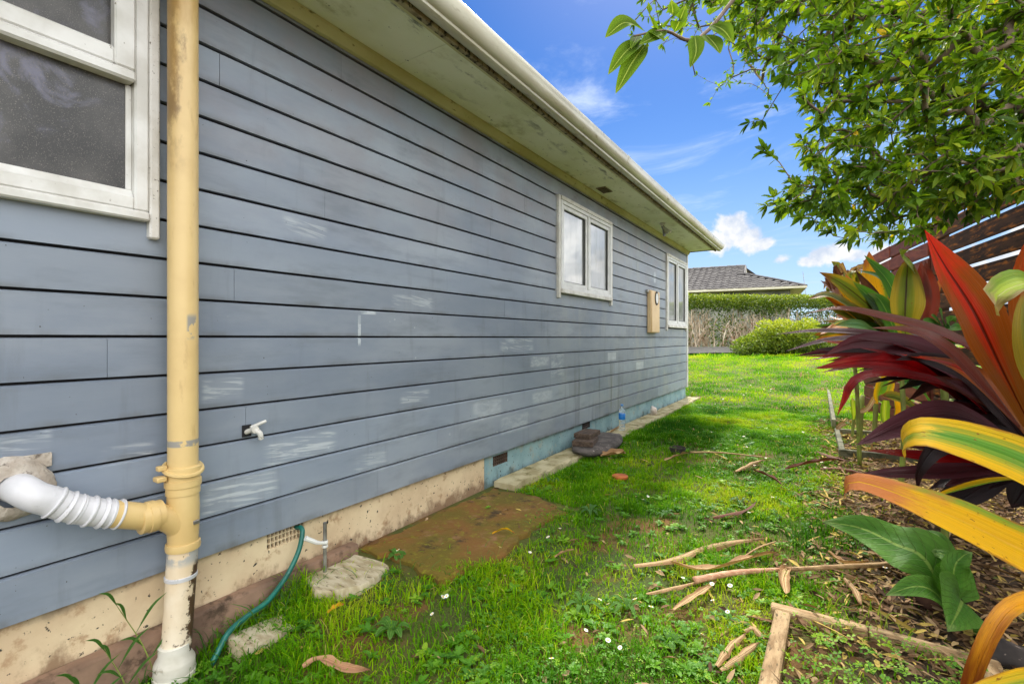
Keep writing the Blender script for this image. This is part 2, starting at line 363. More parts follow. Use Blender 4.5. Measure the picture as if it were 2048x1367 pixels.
def mat_boards():
    m, t, b = new_mat('board_paint'); o = t.obj(); x, y, z = t.xyz(o)
    v = t.scale(o, (1, .35, 1))
    col = t.mix(t.ss(t.noise(v, 2.2, 6, .6), .33, .68), lin(122, 133, 149), lin(149, 157, 167))
    # each board weathers a little differently
    r = t.rand(); col = t.mix(t.ss(r, 0, 1, 0, .55), col, lin(134, 145, 158)); col = t.mix(1.0, col, t.comb(*[t.math('MULTIPLY_ADD', t.math('FRACT', t.math('MULTIPLY', r, 7.31)), .26, .86)] * 3), 'MULTIPLY')
    # mottled grime on the upper boards, plus a purplish cast of light painted in
    up = t.math('MULTIPLY', t.ss(z, 1.5, 2.7), t.ss(t.noise(t.scale(o, (1, .8, 1.2)), 2.6, 7, .62), .36, .66))
    col = t.mix(t.math('MULTIPLY', up, .8), col, lin(136, 134, 140))
    col = t.mix(t.math('MULTIPLY', t.ss(t.noise(t.scale(o, (1, .6, 1)), 5.0, 8, .65), .56, .72), t.ss(z, 1.9, 2.8, .10, .45)), col, lin(88, 86, 86))
    far = t.math('MULTIPLY', t.ss(y, 3.0, 5.0, 0, .6), t.ss(t.noise(t.scale(o, (1, 1, .5)), 3.0, 6, .6), .45, .66))
    col = t.mix(far, col, lin(152, 155, 154))
    gr = t.ss(t.noise(t.scale(o, (1, .45, 2.2)), 3.6, 8, .64), .50, .70); col = t.mix(t.math('MULTIPLY', gr, .42), col, lin(104, 112, 120))
    dr = t.ss(t.noise(t.comb(0.0, t.math('MULTIPLY', y, 9.0), t.math('MULTIPLY', z, 1.1)), 1.0, 7, .62), .55, .72); col = t.mix(t.math('MULTIPLY', dr, .30), col, lin(98, 102, 104))
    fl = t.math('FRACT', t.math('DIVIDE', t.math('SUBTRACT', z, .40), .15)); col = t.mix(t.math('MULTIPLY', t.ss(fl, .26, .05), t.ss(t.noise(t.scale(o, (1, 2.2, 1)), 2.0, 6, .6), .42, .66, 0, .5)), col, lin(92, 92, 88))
    # damp streaks running down the far lower boards
    st = t.ss(t.noise(t.comb(0.0, t.math('MULTIPLY', y, 7.0), t.math('MULTIPLY', z, .5)), 1.0, 6, .6), .52, .66)
    zone = t.math('MULTIPLY', t.math('MULTIPLY', t.ss(y, 4.1, 4.9), t.ss(y, 6.2, 5.3)), t.ss(z, 1.35, .7))
    col = t.mix(t.math('MULTIPLY', t.math('MULTIPLY', st, zone), .75), col, lin(74, 78, 74))
    # sanded and spot-primed places: (px, py, half width, half height) seen on the wall
    smear = t.ss(t.noise(t.comb(0.0, t.math('MULTIPLY', y, 5.0), t.math('MULTIPLY', t.math('ADD', z, t.math('MULTIPLY', y, .10)), 58.0)), 1.0, 4, .6, .6), .46, .64)
    cloud = t.ss(t.noise(t.scale(o, (1, .7, 1.8)), 15, 5, .6, .9), .36, .72)
    acc = None
    def patch(px, py, w, h, k=1.0, solid=.18):
        nonlocal acc
        Zd = 2494 / (1650 - px); zc = 1.3 + (675 - py) / F * Zd; yc = (px - CX) / F * Zd * .543 + Zd * .84
        dy = w / (1650 - px) * yc * 1.0 + w * Zd / F * .6; dz = h / F * Zd
        q = t.vmath('ABSOLUTE', t.vmath('MULTIPLY', t.vmath('SUBTRACT', o, (0, yc, zc)), (0, 1 / max(dy, .01), 1 / max(dz, .008)))); _, qy, qz = t.xyz(q)
        mk = t.math('MULTIPLY', t.math('MULTIPLY', t.ss(qy, 1.05, .72), t.ss(qz, 1.05, .66)), t.math('MULTIPLY_ADD', smear if k <= 1 else cloud, k if k <= 1 else k - 1, solid))
        acc = mk if acc is None else t.math('MAXIMUM', acc, mk)
    for a in [(598, 893, 72, 26, .62, .10), (478, 980, 76, 32, .58, .14), (605, 458, 44, 18, .4, .03), (822, 605, 42, 15, .42, .04), (970, 818, 30, 22, 1.34, .14),
              (1026, 845, 30, 19, 1.34, .12), (1075, 722, 20, 11, 1.4, .16), (1080, 792, 21, 11, 1.36, .16), (1220, 712, 9, 9, 1.3, .4), (1276, 730, 8, 8, 1.3, .4),
              (440, 778, 42, 25, .5, .08), (735, 925, 34, 22, .34, .03), (825, 792, 30, 13, .4, .04), (1030, 690, 34, 15, .4, .06), (40, 880, 60, 22, .4, .03),
              (250, 905, 55, 20, .4, .03), (712, 660, 3, 32, 1.9, .3), (730, 625, 16, 4, 1.9, .0), (1306, 555, 2, 12, 1.9, .3), (1110, 730, 14, 26, 1.4, .0)]: patch(*a)
    col = t.mix(t.math('MINIMUM', acc, .8), col, lin(196, 203, 207))
    vo = t.n('ShaderNodeTexVoronoi', feature='F1'); t.link(t.scale(o, (1, 1, 1.3)), vo.inputs['Vector']); vo.inputs['Scale'].default_value = 5.5
    ring = t.math('MULTIPLY', t.ss(vo.outputs['Distance'], .075, .05), t.math('MULTIPLY', t.math('GREATER_THAN', t.xyz(vo.outputs['Color'])[0], .70), t.ss(z, 2.1, 1.4)))
    ring = t.math('MULTIPLY', ring, t.math('MULTIPLY_ADD', t.ss(vo.outputs['Distance'], .02, .055), .5, .22))
    col = t.mix(t.math('MULTIPLY', ring, t.ss(t.noise(o, 34, 4), .38, .6)), col, lin(196, 203, 207))
    col = t.mix(t.ss(t.noise(o, 55, 3, .5), .735, .76), col, lin(60, 58, 54))
    t.put(b.inputs['Base Color'], col)
    t.link(t.math('MULTIPLY_ADD', t.noise(v, 5), .25, .38), b.inputs['Roughness']); b.inputs['Specular IOR Level'].default_value = .4
    t.link(t.bump(t.noise(t.scale(o, (1, .12, 2)), 40, 5, .6), .12, .003), b.inputs['Normal']); MATS['board_paint'] = m
mat_boards()
def mat_soffit():
    m, t, b = new_mat('soffit_paint'); o = t.obj(); x, y, z = t.xyz(o); v = t.scale(o, (1.4, .8, 1))
    col = t.mix(t.ss(t.noise(v, 2.0, 6), .35, .7), lin(242, 244, 222), lin(226, 230, 196))
    col = t.mix(t.math('MULTIPLY', t.ss(t.noise(v, 3.1, 8, .65), .52, .7), t.ss(x, .42, .05, .3, .9)), col, lin(158, 158, 92))
    col = t.mix(t.math('MULTIPLY', t.ss(t.noise(t.scale(o, (2, .6, 1)), 5.0, 8, .66), .57, .68), t.ss(x, .2, .46, .25, .9)), col, lin(84, 88, 80))
    col = t.mix(t.ss(t.noise(t.scale(o, (1, .7, 1)), 24, 6, .7), .64, .70), col, lin(60, 62, 44))
    t.put(b.inputs['Base Color'], col); b.inputs['Roughness'].default_value = .75; MATS['soffit_paint'] = m
mat_soffit()
def mat_foundation(name, c1, c2, c3, stain):
    m, t, b = new_mat(name); o = t.obj(); x, y, z = t.xyz(o)
    col = t.mix(t.ss(t.noise(o, 4, 6), .36, .66), c1, c2)
    col = t.mix(t.ss(t.noise(o, 11, 8, .66), .56, .68), col, c3)
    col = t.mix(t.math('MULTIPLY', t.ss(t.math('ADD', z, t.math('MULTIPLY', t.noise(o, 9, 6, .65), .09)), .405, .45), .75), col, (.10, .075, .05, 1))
    n = t.noise(t.scale(o, (1, 1, .7)), 7, 7, .66)
    col = t.mix(t.math('MULTIPLY', t.ss(t.math('SUBTRACT', n, t.math('MULTIPLY', t.math('SUBTRACT', z, .17), 2.0)), .38, .56), .8), col, stain)
    col = t.mix(t.ss(t.noise(o, 42, 5, .6), .63, .68), col, (.03, .025, .02, 1))
    t.put(b.inputs['Base Color'], col); b.inputs['Roughness'].default_value = .9
    t.link(t.bump(t.noise(o, 60, 6), .4, .004), b.inputs['Normal']); MATS[name] = m
mat_foundation('foundation_cream', lin(220, 200, 164), lin(202, 178, 144), lin(176, 146, 112), lin(122, 92, 66))
mat_foundation('foundation_teal', lin(142, 172, 176), lin(118, 150, 156), lin(150, 160, 152), lin(84, 96, 90))
def mat_mossy():
    m, t, b = new_mat('mossy_concrete'); o = t.obj()
    col = t.mix(t.ss(t.noise(o, 3.2, 7, .6), .36, .62), lin(100, 88, 16), lin(122, 84, 34))
    col = t.mix(t.ss(t.noise(o, 6, 8, .66), .54, .68), col, lin(140, 104, 70))
    col = t.mix(t.ss(t.noise(o, 4.3, 8, .7), .55, .66), col, lin(62, 46, 22))
    col = t.mix(t.ss(t.noise(o, 26, 6, .7), .54, .68), col, lin(126, 122, 22))
    t.put(b.inputs['Base Color'], col); b.inputs['Roughness'].default_value = .95
    t.link(t.bump(t.noise(o, 50, 8, .7), .8, .01), b.inputs['Normal']); MATS['mossy_concrete'] = m
mat_mossy()
def mat_ground():
    m, t, b = new_mat('soil_and_moss'); o = t.obj(); x, y, z = t.xyz(o)
    col = t.mix(t.ss(t.noise(o, 1.3, 6), .38, .62), lin(88, 90, 30), lin(66, 82, 26))
    col = t.mix(t.ss(t.noise(o, 2.6, 7, .6), .50, .64), col, lin(116, 82, 40))
    col = t.mix(t.ss(t.noise(o, 9, 7, .66), .58, .70), col, lin(112, 120, 26))
    near = t.math('MULTIPLY', t.ss(x, 1.9, 2.5), t.ss(y, 7.5, 6.0))
    soil = t.mix(t.ss(t.noise(o, 14, 7, .65), .4, .62), lin(84, 64, 44), lin(52, 40, 28))
    col = t.mix(near, col, soil)
    t.put(b.inputs['Base Color'], col); b.inputs['Roughness'].default_value = .95
    t.link(t.bump(t.noise(o, 40, 8, .7), .9, .02), b.inputs['Normal']); MATS['soil_and_moss'] = m
mat_ground()
def mat_downpipe():
    m, t, b = new_mat('downpipe_yellow'); o = t.obj(); x, y, z = t.xyz(o)
    col = t.mix(t.ss(t.noise(o, 3), .35, .7), lin(218, 190, 132), lin(202, 171, 116))
    col = t.mix(t.ss(t.noise(t.scale(o, (1, 1, .25)), 22, 7, .65), .56, .72, 0, .45), col, lin(168, 132, 84))
    grime = t.math('MULTIPLY', t.ss(t.math('ADD', t.noise(t.scale(o, (1, 1, .5)), 16, 7, .65), t.math('MULTIPLY', t.math('SUBTRACT', .845, y), 6.0)), .50, .72), t.ss(z, 1.85, 2.2))
    col = t.mix(t.math('MULTIPLY', grime, .75), col, lin(92, 62, 30))
    col = t.mix(t.math('MULTIPLY', t.ss(z, 2.0, 2.5, 0, .7), t.ss(t.noise(t.scale(o, (1, 1, .3)), 12, 6), .4, .66)), col, lin(186, 148, 84))
    scr = t.math('MULTIPLY', t.math('MULTIPLY', t.ss(t.math('ABSOLUTE', t.math('SUBTRACT', z, 1.342)), .055, .03), t.ss(t.noise(t.scale(o, (1, 1, .6)), 30, 5, .6), .47, .52)), t.ss(t.math('ABSOLUTE', t.math('SUBTRACT', y, .872)), .022, .012))
    scr2 = t.math('MULTIPLY', t.ss(t.math('ABSOLUTE', t.math('SUBTRACT', z, .905)), .014, .009), t.ss(t.noise(o, 24, 5, .6), .44, .5))
    col = t.mix(t.math('MAXIMUM', scr, scr2), col, lin(150, 146, 138))
    t.put(b.inputs['Base Color'], col); b.inputs['Roughness'].default_value = .36; MATS['downpipe_yellow'] = m
    m, t, b = new_mat('downpipe_peeling'); o = t.obj(); x, y, z = t.xyz(o)
    col = t.mix(t.ss(t.noise(o, 5), .35, .7), lin(226, 212, 188), lin(212, 190, 156))
    side = t.math('MULTIPLY', t.math('ADD', t.math('SUBTRACT', y, .846), t.math('MULTIPLY', t.math('SUBTRACT', z, .3), -.09)), 7.0)
    col = t.mix(t.ss(t.math('ADD', t.math('MULTIPLY_ADD', t.noise(o, 17, 7, .7), 1.6, -.3), side), .52, .64), col, lin(76, 54, 34))
    col = t.mix(t.math('MULTIPLY', t.ss(z, .44, .47), t.ss(t.noise(o, 12, 4), .42, .5)), col, lin(168, 166, 160))
    col = t.mix(t.ss(t.noise(o, 40, 5, .6), .64, .7), col, lin(84, 62, 40))
    t.put(b.inputs['Base Color'], col); b.inputs['Roughness'].default_value = .6
    t.link(t.bump(t.noise(o, 30, 6), .5, .004), b.inputs['Normal']); MATS['downpipe_peeling'] = m
mat_downpipe()
def mat_glass():
    for nm, base, rough, spec, speck in (('window_glass', (.30, .31, .31, 1), .03, 1.0, 0), ('obscure_glass', (.042, .038, .034, 1), .30, .45, 1)):
        m, t, b = new_mat(nm); o = t.obj(); col = base
        if speck:
            col = t.mix(t.ss(t.noise(o, 3.0, 6), .40, .64), (.030, .029, .027, 1), (.080, .076, .070, 1))
            col = t.mix(t.ss(t.noise(o, 4.2, 7, .6, 1.2), .52, .68), col, (.125, .125, .175, 1))
            col = t.mix(t.ss(t.noise(o, 330, 2), .58, .70), col, (.17, .155, .135, 1))
            t.link(t.bump(t.noise(o, 240, 2), .25, .002), b.inputs['Normal'])
        else:
            b.inputs['IOR'].default_value = 2.1
            col = t.mix(t.ss(t.noise(t.scale(o, (1, 1, .4)), 8, 6), .4, .7), base, (.22, .23, .22, 1))
        t.put(b.inputs['Base Color'], col); b.inputs['Roughness'].default_value = rough; b.inputs['Specular IOR Level'].default_value = .5 if not speck else spec
        MATS[nm] = m
    m, t, b = new_mat('clear_plastic'); b.inputs['Base Color'].default_value = (.92, .96, .98, 1); b.inputs['Transmission Weight'].default_value = .85
    b.inputs['Roughness'].default_value = .12; b.inputs['IOR'].default_value = 1.2; MATS['clear_plastic'] = m
mat_glass()
def mat_leaf(name, centre, edge, tip, rib=None, spots=None, transl=.45, rough=.32, band=(.25, .75), streak=.5, tipv=(.84, .98), tmul=(1.2, 1.1, .5), base=None, back=None, mid=.5, veins=None, spec=.35):
    m, t, b = new_mat(name); u, v, _ = t.xyz(t.uv()); rnd = t.math('MULTIPLY', t.rand(), 37.0)
    ac = t.math('ABSOLUTE', t.math('MULTIPLY', t.math('SUBTRACT', u, .5), 2.0)); am = t.math('ABSOLUTE', t.math('MULTIPLY', t.math('SUBTRACT', u, mid), 2.0))
    sn = t.noise(t.comb(t.math('MULTIPLY', u, 16.0), t.math('MULTIPLY', v, 1.3), rnd), 1.0, 5, .6)
    bn = t.noise(t.comb(t.math('MULTIPLY', u, 2.5), t.math('MULTIPLY', v, 7.0), rnd), 1.0, 6, .6)
    f = t.ss(t.math('ADD', am, t.math('MULTIPLY', t.math('SUBTRACT', sn, .5), streak * 2)), *band)
    col = t.mix(f, centre, edge)
    if base is not None: col = t.mix(t.ss(t.math('ADD', v, t.math('MULTIPLY', t.math('SUBTRACT', sn, .5), .5)), .55, .15), col, base)
    if tip is not None: col = t.mix(t.ss(t.math('ADD', v, t.math('MULTIPLY', t.math('SUBTRACT', bn, .5), .5)), *tipv), col, tip)
    if spots is not None: col = t.mix(t.ss(t.noise(t.comb(t.math('MULTIPLY', u, 4.0), t.math('MULTIPLY', v, 14.0), rnd), 1.6, 5, .62), .66, .72), col, spots)
    if 'yellow' in name or 'burnt' in name:
        col = t.mix(t.ss(t.math('ADD', ac, t.math('MULTIPLY', t.math('SUBTRACT', bn, .5), .5)), .90, 1.04, 0, .8), col, lin(150, 92, 40))
        col = t.mix(t.ss(t.noise(t.comb(t.math('MULTIPLY', u, 9.0), t.math('MULTIPLY', v, 26.0), rnd), 1.5, 3, .5), .67, .72, 0, .85), col, lin(132, 74, 26))
    if rib is not None: col = t.mix(t.ss(ac, .085, .03), col, rib)
    vh = None
    if veins is not None:
        vh = t.ss(t.math('ABSOLUTE', t.math('SINE', t.math('MULTIPLY', t.math('SUBTRACT', v, t.math('MULTIPLY', ac, .16)), 46.0))), .24, .04); col = t.mix(t.math('MULTIPLY', vh, .4), col, veins)
    col = t.mix(t.ss(t.noise(t.comb(t.math('MULTIPLY', u, 60.0), v, rnd), 1.0, 2), .34, .66, .0, .42), col, t.mix(1.0, col, (.6, .6, .6, 1), 'MULTIPLY'))
    if 'dry' in name: col = t.mix(t.ss(t.noise(t.comb(t.math('MULTIPLY', u, 26.0), t.math('MULTIPLY', v, 1.2), rnd), 1.0, 4, .7), .44, .66, 0, .75), col, t.mix(1.0, col, (.42, .36, .32, 1), 'MULTIPLY'))
    t.put(b.inputs['Base Color'], col); b.inputs['Roughness'].default_value = rough; b.inputs['Specular IOR Level'].default_value = spec
    h = t.math('ADD', t.noise(t.comb(t.math('MULTIPLY', u, 44.0), t.math('MULTIPLY', v, .8), rnd), 1.0, 2), t.math('MULTIPLY', t.ss(ac, .10, .0), -1.2))
    if vh is not None: h = t.math('ADD', t.noise(t.scale(t.uv(), (9, 26, 1)), 1.0, 4), t.math('MULTIPLY', vh, -1.1))
    t.link(t.bump(h, .15 if 'tree' in name else .55 if vh is None else .9, .004), b.inputs['Normal'])
    tr = t.n('ShaderNodeBsdfTranslucent'); t.link(t.mix(1.0, back if back is not None else col, (*tmul, 1), 'MULTIPLY') if back is None else t.mix(.5, col, back), tr.inputs[0])
    mx = t.n('ShaderNodeMixShader'); mx.inputs[0].default_value = transl; t.link(b.outputs[0], mx.inputs[1]); t.link(tr.outputs[0], mx.inputs[2])
    t.link(mx.outputs[0], m.node_tree.nodes['Material Output'].inputs[0]); MATS[name] = m
mat_leaf('leaf_yellow', lin(120, 150, 40), lin(226, 172, 16), lin(196, 118, 60), spots=lin(140, 76, 26), band=(.0, .42), streak=.3, mid=.95, rib=lin(222, 168, 40), tmul=(1.1, .95, .35), transl=.3, tipv=(.76, .90))
mat_leaf('leaf_burnt', lin(232, 160, 24), lin(240, 176, 24), lin(150, 74, 26), spots=lin(120, 56, 20), band=(.1, .8), streak=.5, rib=None, tmul=(1.1, .9, .3), transl=.3, tipv=(.60, .92), base=lin(150, 160, 50))
mat_leaf('leaf_yellow_green', lin(96, 150, 50), lin(228, 180, 20), lin(236, 190, 40), spots=lin(214, 168, 40), band=(.05, .95), streak=.75, mid=.55, rib=None, tmul=(1.1, 1.0, .35), transl=.3)
mat_leaf('leaf_lime', lin(170, 190, 60), lin(120, 150, 40), lin(178, 150, 110), rib=lin(200, 206, 120), transl=.4, tmul=(1.1, 1.1, .4))
mat_leaf('leaf_purple', lin(54, 22, 28), lin(74, 38, 46), lin(86, 58, 62), rib=lin(40, 14, 20), transl=.2, rough=.42, spec=.22, band=(.2, .9), back=lin(150, 14, 20))
mat_leaf('leaf_black', lin(22, 11, 13), lin(32, 17, 19), lin(50, 26, 28), rib=lin(30, 14, 16), transl=.08, rough=.36, back=lin(80, 14, 14), spec=.25)
mat_leaf('leaf_red', lin(128, 8, 12), lin(104, 6, 12), lin(140, 60, 44), rib=lin(90, 6, 12), transl=.45, rough=.28, back=lin(200, 10, 14))
mat_leaf('leaf_orange', lin(190, 46, 24), lin(150, 78, 22), lin(220, 50, 30), rib=lin(96, 24, 12), transl=.5, rough=.3, band=(.12, .55), streak=.35, tmul=(1.35, 1.0, .5), base=lin(140, 84, 30), tipv=(.70, 1.0))
mat_leaf('leaf_bronze', lin(92, 34, 20), lin(84, 42, 24), lin(112, 70, 56), rib=lin(50, 16, 12), transl=.28, rough=.3, back=lin(190, 60, 20))
mat_leaf('leaf_olive', lin(112, 126, 44), lin(156, 138, 46), lin(150, 96, 40), rib=lin(70, 60, 30), transl=.4, spots=lin(130, 70, 30), tmul=(1.1, 1.05, .4))
mat_leaf('leaf_green', lin(66, 116, 48), lin(84, 128, 50), lin(110, 130, 50), rib=lin(120, 150, 80), transl=.35, tmul=(1.0, 1.15, .4))
mat_leaf('leaf_dock', lin(78, 128, 44), lin(94, 142, 52), lin(126, 158, 86), rib=lin(140, 172, 80), veins=lin(130, 164, 84), spec=.22, transl=.25, rough=.55, tmul=(.9, 1.1, .4))
mat_leaf('leaf_dry', lin(222, 190, 142), lin(178, 138, 96), lin(150, 116, 80), rib=lin(150, 112, 76), spots=lin(96, 66, 44), transl=.15, rough=.75, streak=1.0)
mat_leaf('leaf_dry_pink', lin(196, 146, 112), lin(206, 160, 118), lin(150, 110, 76), rib=None, spots=lin(120, 70, 50), transl=.12, rough=.7, streak=1.0)
mat_leaf('leaf_dry_brown', lin(134, 84, 58), lin(104, 60, 44), lin(84, 52, 40), rib=None, spots=lin(60, 36, 28), transl=.12, rough=.7, streak=1.0)
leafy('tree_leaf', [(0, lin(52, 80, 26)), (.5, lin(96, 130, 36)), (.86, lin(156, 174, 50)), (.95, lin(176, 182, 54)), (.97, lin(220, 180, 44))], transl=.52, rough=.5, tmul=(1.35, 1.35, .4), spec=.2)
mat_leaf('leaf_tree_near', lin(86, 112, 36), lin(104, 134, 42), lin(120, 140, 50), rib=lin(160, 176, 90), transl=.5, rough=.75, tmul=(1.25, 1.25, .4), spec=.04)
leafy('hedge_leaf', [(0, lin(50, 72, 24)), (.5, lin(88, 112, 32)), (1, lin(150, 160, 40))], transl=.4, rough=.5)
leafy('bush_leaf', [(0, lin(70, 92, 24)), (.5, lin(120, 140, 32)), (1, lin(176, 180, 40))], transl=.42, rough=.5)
leafy('grass_blade', [(0, lin(50, 102, 14)), (.45, lin(102, 160, 14)), (.8, lin(156, 190, 14)), (.93, lin(186, 196, 50)), (1, lin(204, 186, 116))], transl=.45, rough=.6, tmul=(1.1, 1.15, .2), spec=.08)
leafy('clover_leaf', [(0, lin(56, 110, 28)), (.6, lin(98, 152, 38)), (1, lin(156, 190, 54))], transl=.35, rough=.5, tmul=(1.05, 1.2, .4), spec=.3)
leafy('litter_leaf', [(0, lin(70, 50, 36)), (.4, lin(128, 98, 70)), (.75, lin(176, 148, 112)), (1, lin(198, 172, 92))], transl=.12, rough=.8, spec=.2)
# ------------------------------------------------------------------ setting: ground, slab, path
gx = np.concatenate([np.linspace(-140, -9, 14), np.linspace(-8, -.6, 14), np.linspace(-.4, 4.6, 84), np.linspace(5, 14, 20), np.linspace(16, 140, 14)])
gy = np.concatenate([np.linspace(-140, -8, 14), np.linspace(-7, -.4, 12), np.linspace(-.2, 10, 150), np.linspace(10.3, 24, 48), np.linspace(26, 220, 16)])
X, Y = np.meshgrid(gx, gy); Zg = ground_z(X, Y); Zg = np.where(X < -.35, np.minimum(Zg, np.where(Y < 10, .0, Zg)), Zg)
V = np.stack([X, Y, Zg], -1).reshape(-1, 3); nx, ny = len(gx), len(gy)
ii = (np.arange(ny - 1)[:, None] * nx + np.arange(nx - 1)[None]).ravel()
fast_mesh('ground', V, np.stack([ii, ii + 1, ii + nx + 1, ii + nx], 1).ravel(), np.full(len(ii), 4), 'soil_and_moss')['kind'] = 'structure'

def slab(name, poly, z0, z1, m, rough=.01, seed=0):
    """an irregular flat slab with a slightly broken rim"""
    rr = random.Random(seed); pts = []
    for i, p in enumerate(poly):
        q = poly[(i + 1) % len(poly)]; n = max(2, int(math.dist(p, q) / .06))
        pts += [(p[0] + (q[0] - p[0]) * k / n + rr.uniform(-rough, rough), p[1] + (q[1] - p[1]) * k / n + rr.uniform(-rough, rough)) for k in range(n)]
    cxm = sum(p[0] for p in pts) / len(pts); cym = sum(p[1] for p in pts) / len(pts); mb = MB(); n = len(pts)
    ins = lambda p, k: (cxm + (p[0] - cxm) * k, cym + (p[1] - cym) * k)
    vs = [(*p, z0) for p in pts] + [(*p, z1 - .012) for p in pts] + [(*ins(p, .975), z1 + rr.uniform(-.002, .002)) for p in pts] + [(*ins(p, .5), z1 + rr.uniform(-.003, .003)) for p in pts] + [(cxm, cym, z1)]
    fs = [(a * n + i, a * n + (i + 1) % n, (a + 1) * n + (i + 1) % n, (a + 1) * n + i) for a in range(3) for i in range(n)] + [(3 * n + i, 3 * n + (i + 1) % n, 4 * n) for i in range(n)]
    mb.add(vs, fs); return mb.build(name, m, smooth=True)
tag(slab('mossy_slab', [(.035, 1.76), (.34, 1.79), (.60, 1.72), (.72, 2.1), (.66, 2.5), (.71, 2.84), (.52, 2.96), (.36, 3.05), (.20, 2.98), (.035, 3.0)], .05, .163, 'mossy_concrete', .022, 3), kind='structure')
tag(slab('concrete_path', [(.002, 3.06), (.19, 3.05), (.25, 4.4), (.24, 7.0), (.21, 9.44), (.002, 9.42)], .05, .205, 'concrete_pale', .008, 4), kind='structure')
mb = MB(); mb.box(-.028, .035, -4, 1.74, -.25, .195, .01); tag(mb.build('footing', 'concrete_pink', smooth=True), kind='structure')
for i, (poly, z0, z1, lab) in enumerate([
        ([(.045, 1.40), (.20, 1.36), (.34, 1.50), (.30, 1.72), (.05, 1.71)], .02, .150, 'broken pale paving slab against the footing beside the thin standpipe'),
        ([(.09, 1.02), (.24, .99), (.28, 1.20), (.13, 1.24)], -.05, .088, 'small pale broken slab lying under the end of the green hose')]):
    tag(slab('paving_slab', poly, z0, z1, 'stone_pale', .012, 9 + i), lab, 'paving slab', 'broken slabs by the house wall')
A, B = P(1290, 700, 16.6), P(1520, 700, 16.0)
mb = MB(); dirp = (B - A).normalized(); nrm2 = Vector((-dirp.y, dirp.x, 0))
pts = [A - dirp * 12 + dirp * (k / 24) * 15.2 for k in range(25)]
vs = []
for p in pts:
    far_ = 1 if nrm2.dot(FWD) > 0 else -1
    for s in (-.75, .75):
        q = p + nrm2 * s; vs.append((q.x, q.y, gz(q.x, q.y) + (.06 if s * far_ < 0 else .19)))
mb.add(vs, [(2 * i, 2 * i + 1, 2 * i + 3, 2 * i + 2) for i in range(24)]); tag(mb.build('driveway', 'asphalt'), kind='structure')

# ------------------------------------------------------------------ the house
ZB, PITCH, Y0, Y1, ZS = .40, .15, -4.0, 9.285, 2.885
house = thing('weatherboard_house', 'blue grey weatherboard house with pale eaves and white framed windows', 'house', (0, 2.6, 0))
mb = MB(); mb.box(-6.2, -.022, Y0 + .01, Y1 - .012, .402, 2.90); mb.box(-6.2, -.061, Y0 + .02, Y1 - .05, -.3, .401)
mb.build('wall', 'backing', house)
WINS = [(-.95, .815, 1.735, 2.655), (4.085, 5.465, 1.725, 2.662), (7.835, 9.165, 1.462, 2.655)]
JO = {0: [1.9, 5.0, 7.4], 1: [2.4, 6.1], 2: [4.35, 6.9], 3: [1.15, 5.6], 4: [4.42, 6.75], 5: [.66, 3.7, 6.1, 8.2], 6: [-.9, 3.86, 6.0], 7: [1.1, 3.2, 6.62], 8: [2.5, 6.3], 9: [.2, 4.1],
      10: [1.55, 7.2], 11: [.1, 3.0], 12: [2.15, 6.4], 13: [1.04, 3.5], 14: [2.9, 6.0], 15: [1.65, 5.7], 16: [1.58, 5.75]}
def board(y0, y1, z0, z1, dx):
    mb = MB(); lo = z0 + (.0100 if z0 > ZB + .01 else 0); ys = [y0 + .0008, y1 - .0008]
    cut = [w for w in WINS if w[0] < y1 and w[1] > y0 and w[2] < z1 - .004 and w[3] > z0 + .004]
    for w in cut: ys += [c for c in w[:2] if y0 < c < y1]
    ys.sort()
    for a, b2 in zip(ys, ys[1:]):
        m = (a + b2) / 2; bands = [(lo, z1)]
        for w in cut:
            if w[0] < m < w[1]: bands = [q for q in ((lo, w[2]), (w[3], z1)) if q[1] - q[0] > .004]
        for p, q in bands:
            pr = [(-.02, p), (dx, p), (dx, q - .006), (dx - .010, q), (-.02, q)] if q == z1 else [(-.02, p), (dx, p), (dx, q), (-.02, q)]
            mb.prism_y(pr, a, b2)
    return mb.build('weatherboard', 'board_paint', house, normals=False, weld=True)
for k in range(17):
    z0, z1 = ZB + PITCH * k, min(ZB + PITCH * (k + 1), ZS - .004)
    full = [w for w in WINS if w[2] <= z0 + .0135 and w[3] >= z1 - .004]; spans = [(Y0, Y1 - .055)]
    for w in full: spans = [q for s in spans for q in ((s[0], min(s[1], w[0])), (max(s[0], w[1]), s[1])) if q[1] - q[0] > .01]
    for s in spans:
        ys = [s[0]] + [j for j in JO[k] if s[0] + .05 < j < s[1] - .05] + [s[1]]
        for p, q in zip(ys, ys[1:]): board(p, q, z0, z1, random.uniform(-.0012, .0012))
mb = MB(); mb.box(-.05, .012, Y1 - .053, Y1 + .012, ZB - .01, ZS - .002, .003); mb.build('corner_board', 'white_paint', house)
mb = MB(); mb.box(-6.2, -.06, Y1 - .01, Y1 + .006, .36, 2.9); mb.build('gable_wall', 'board_paint', house)
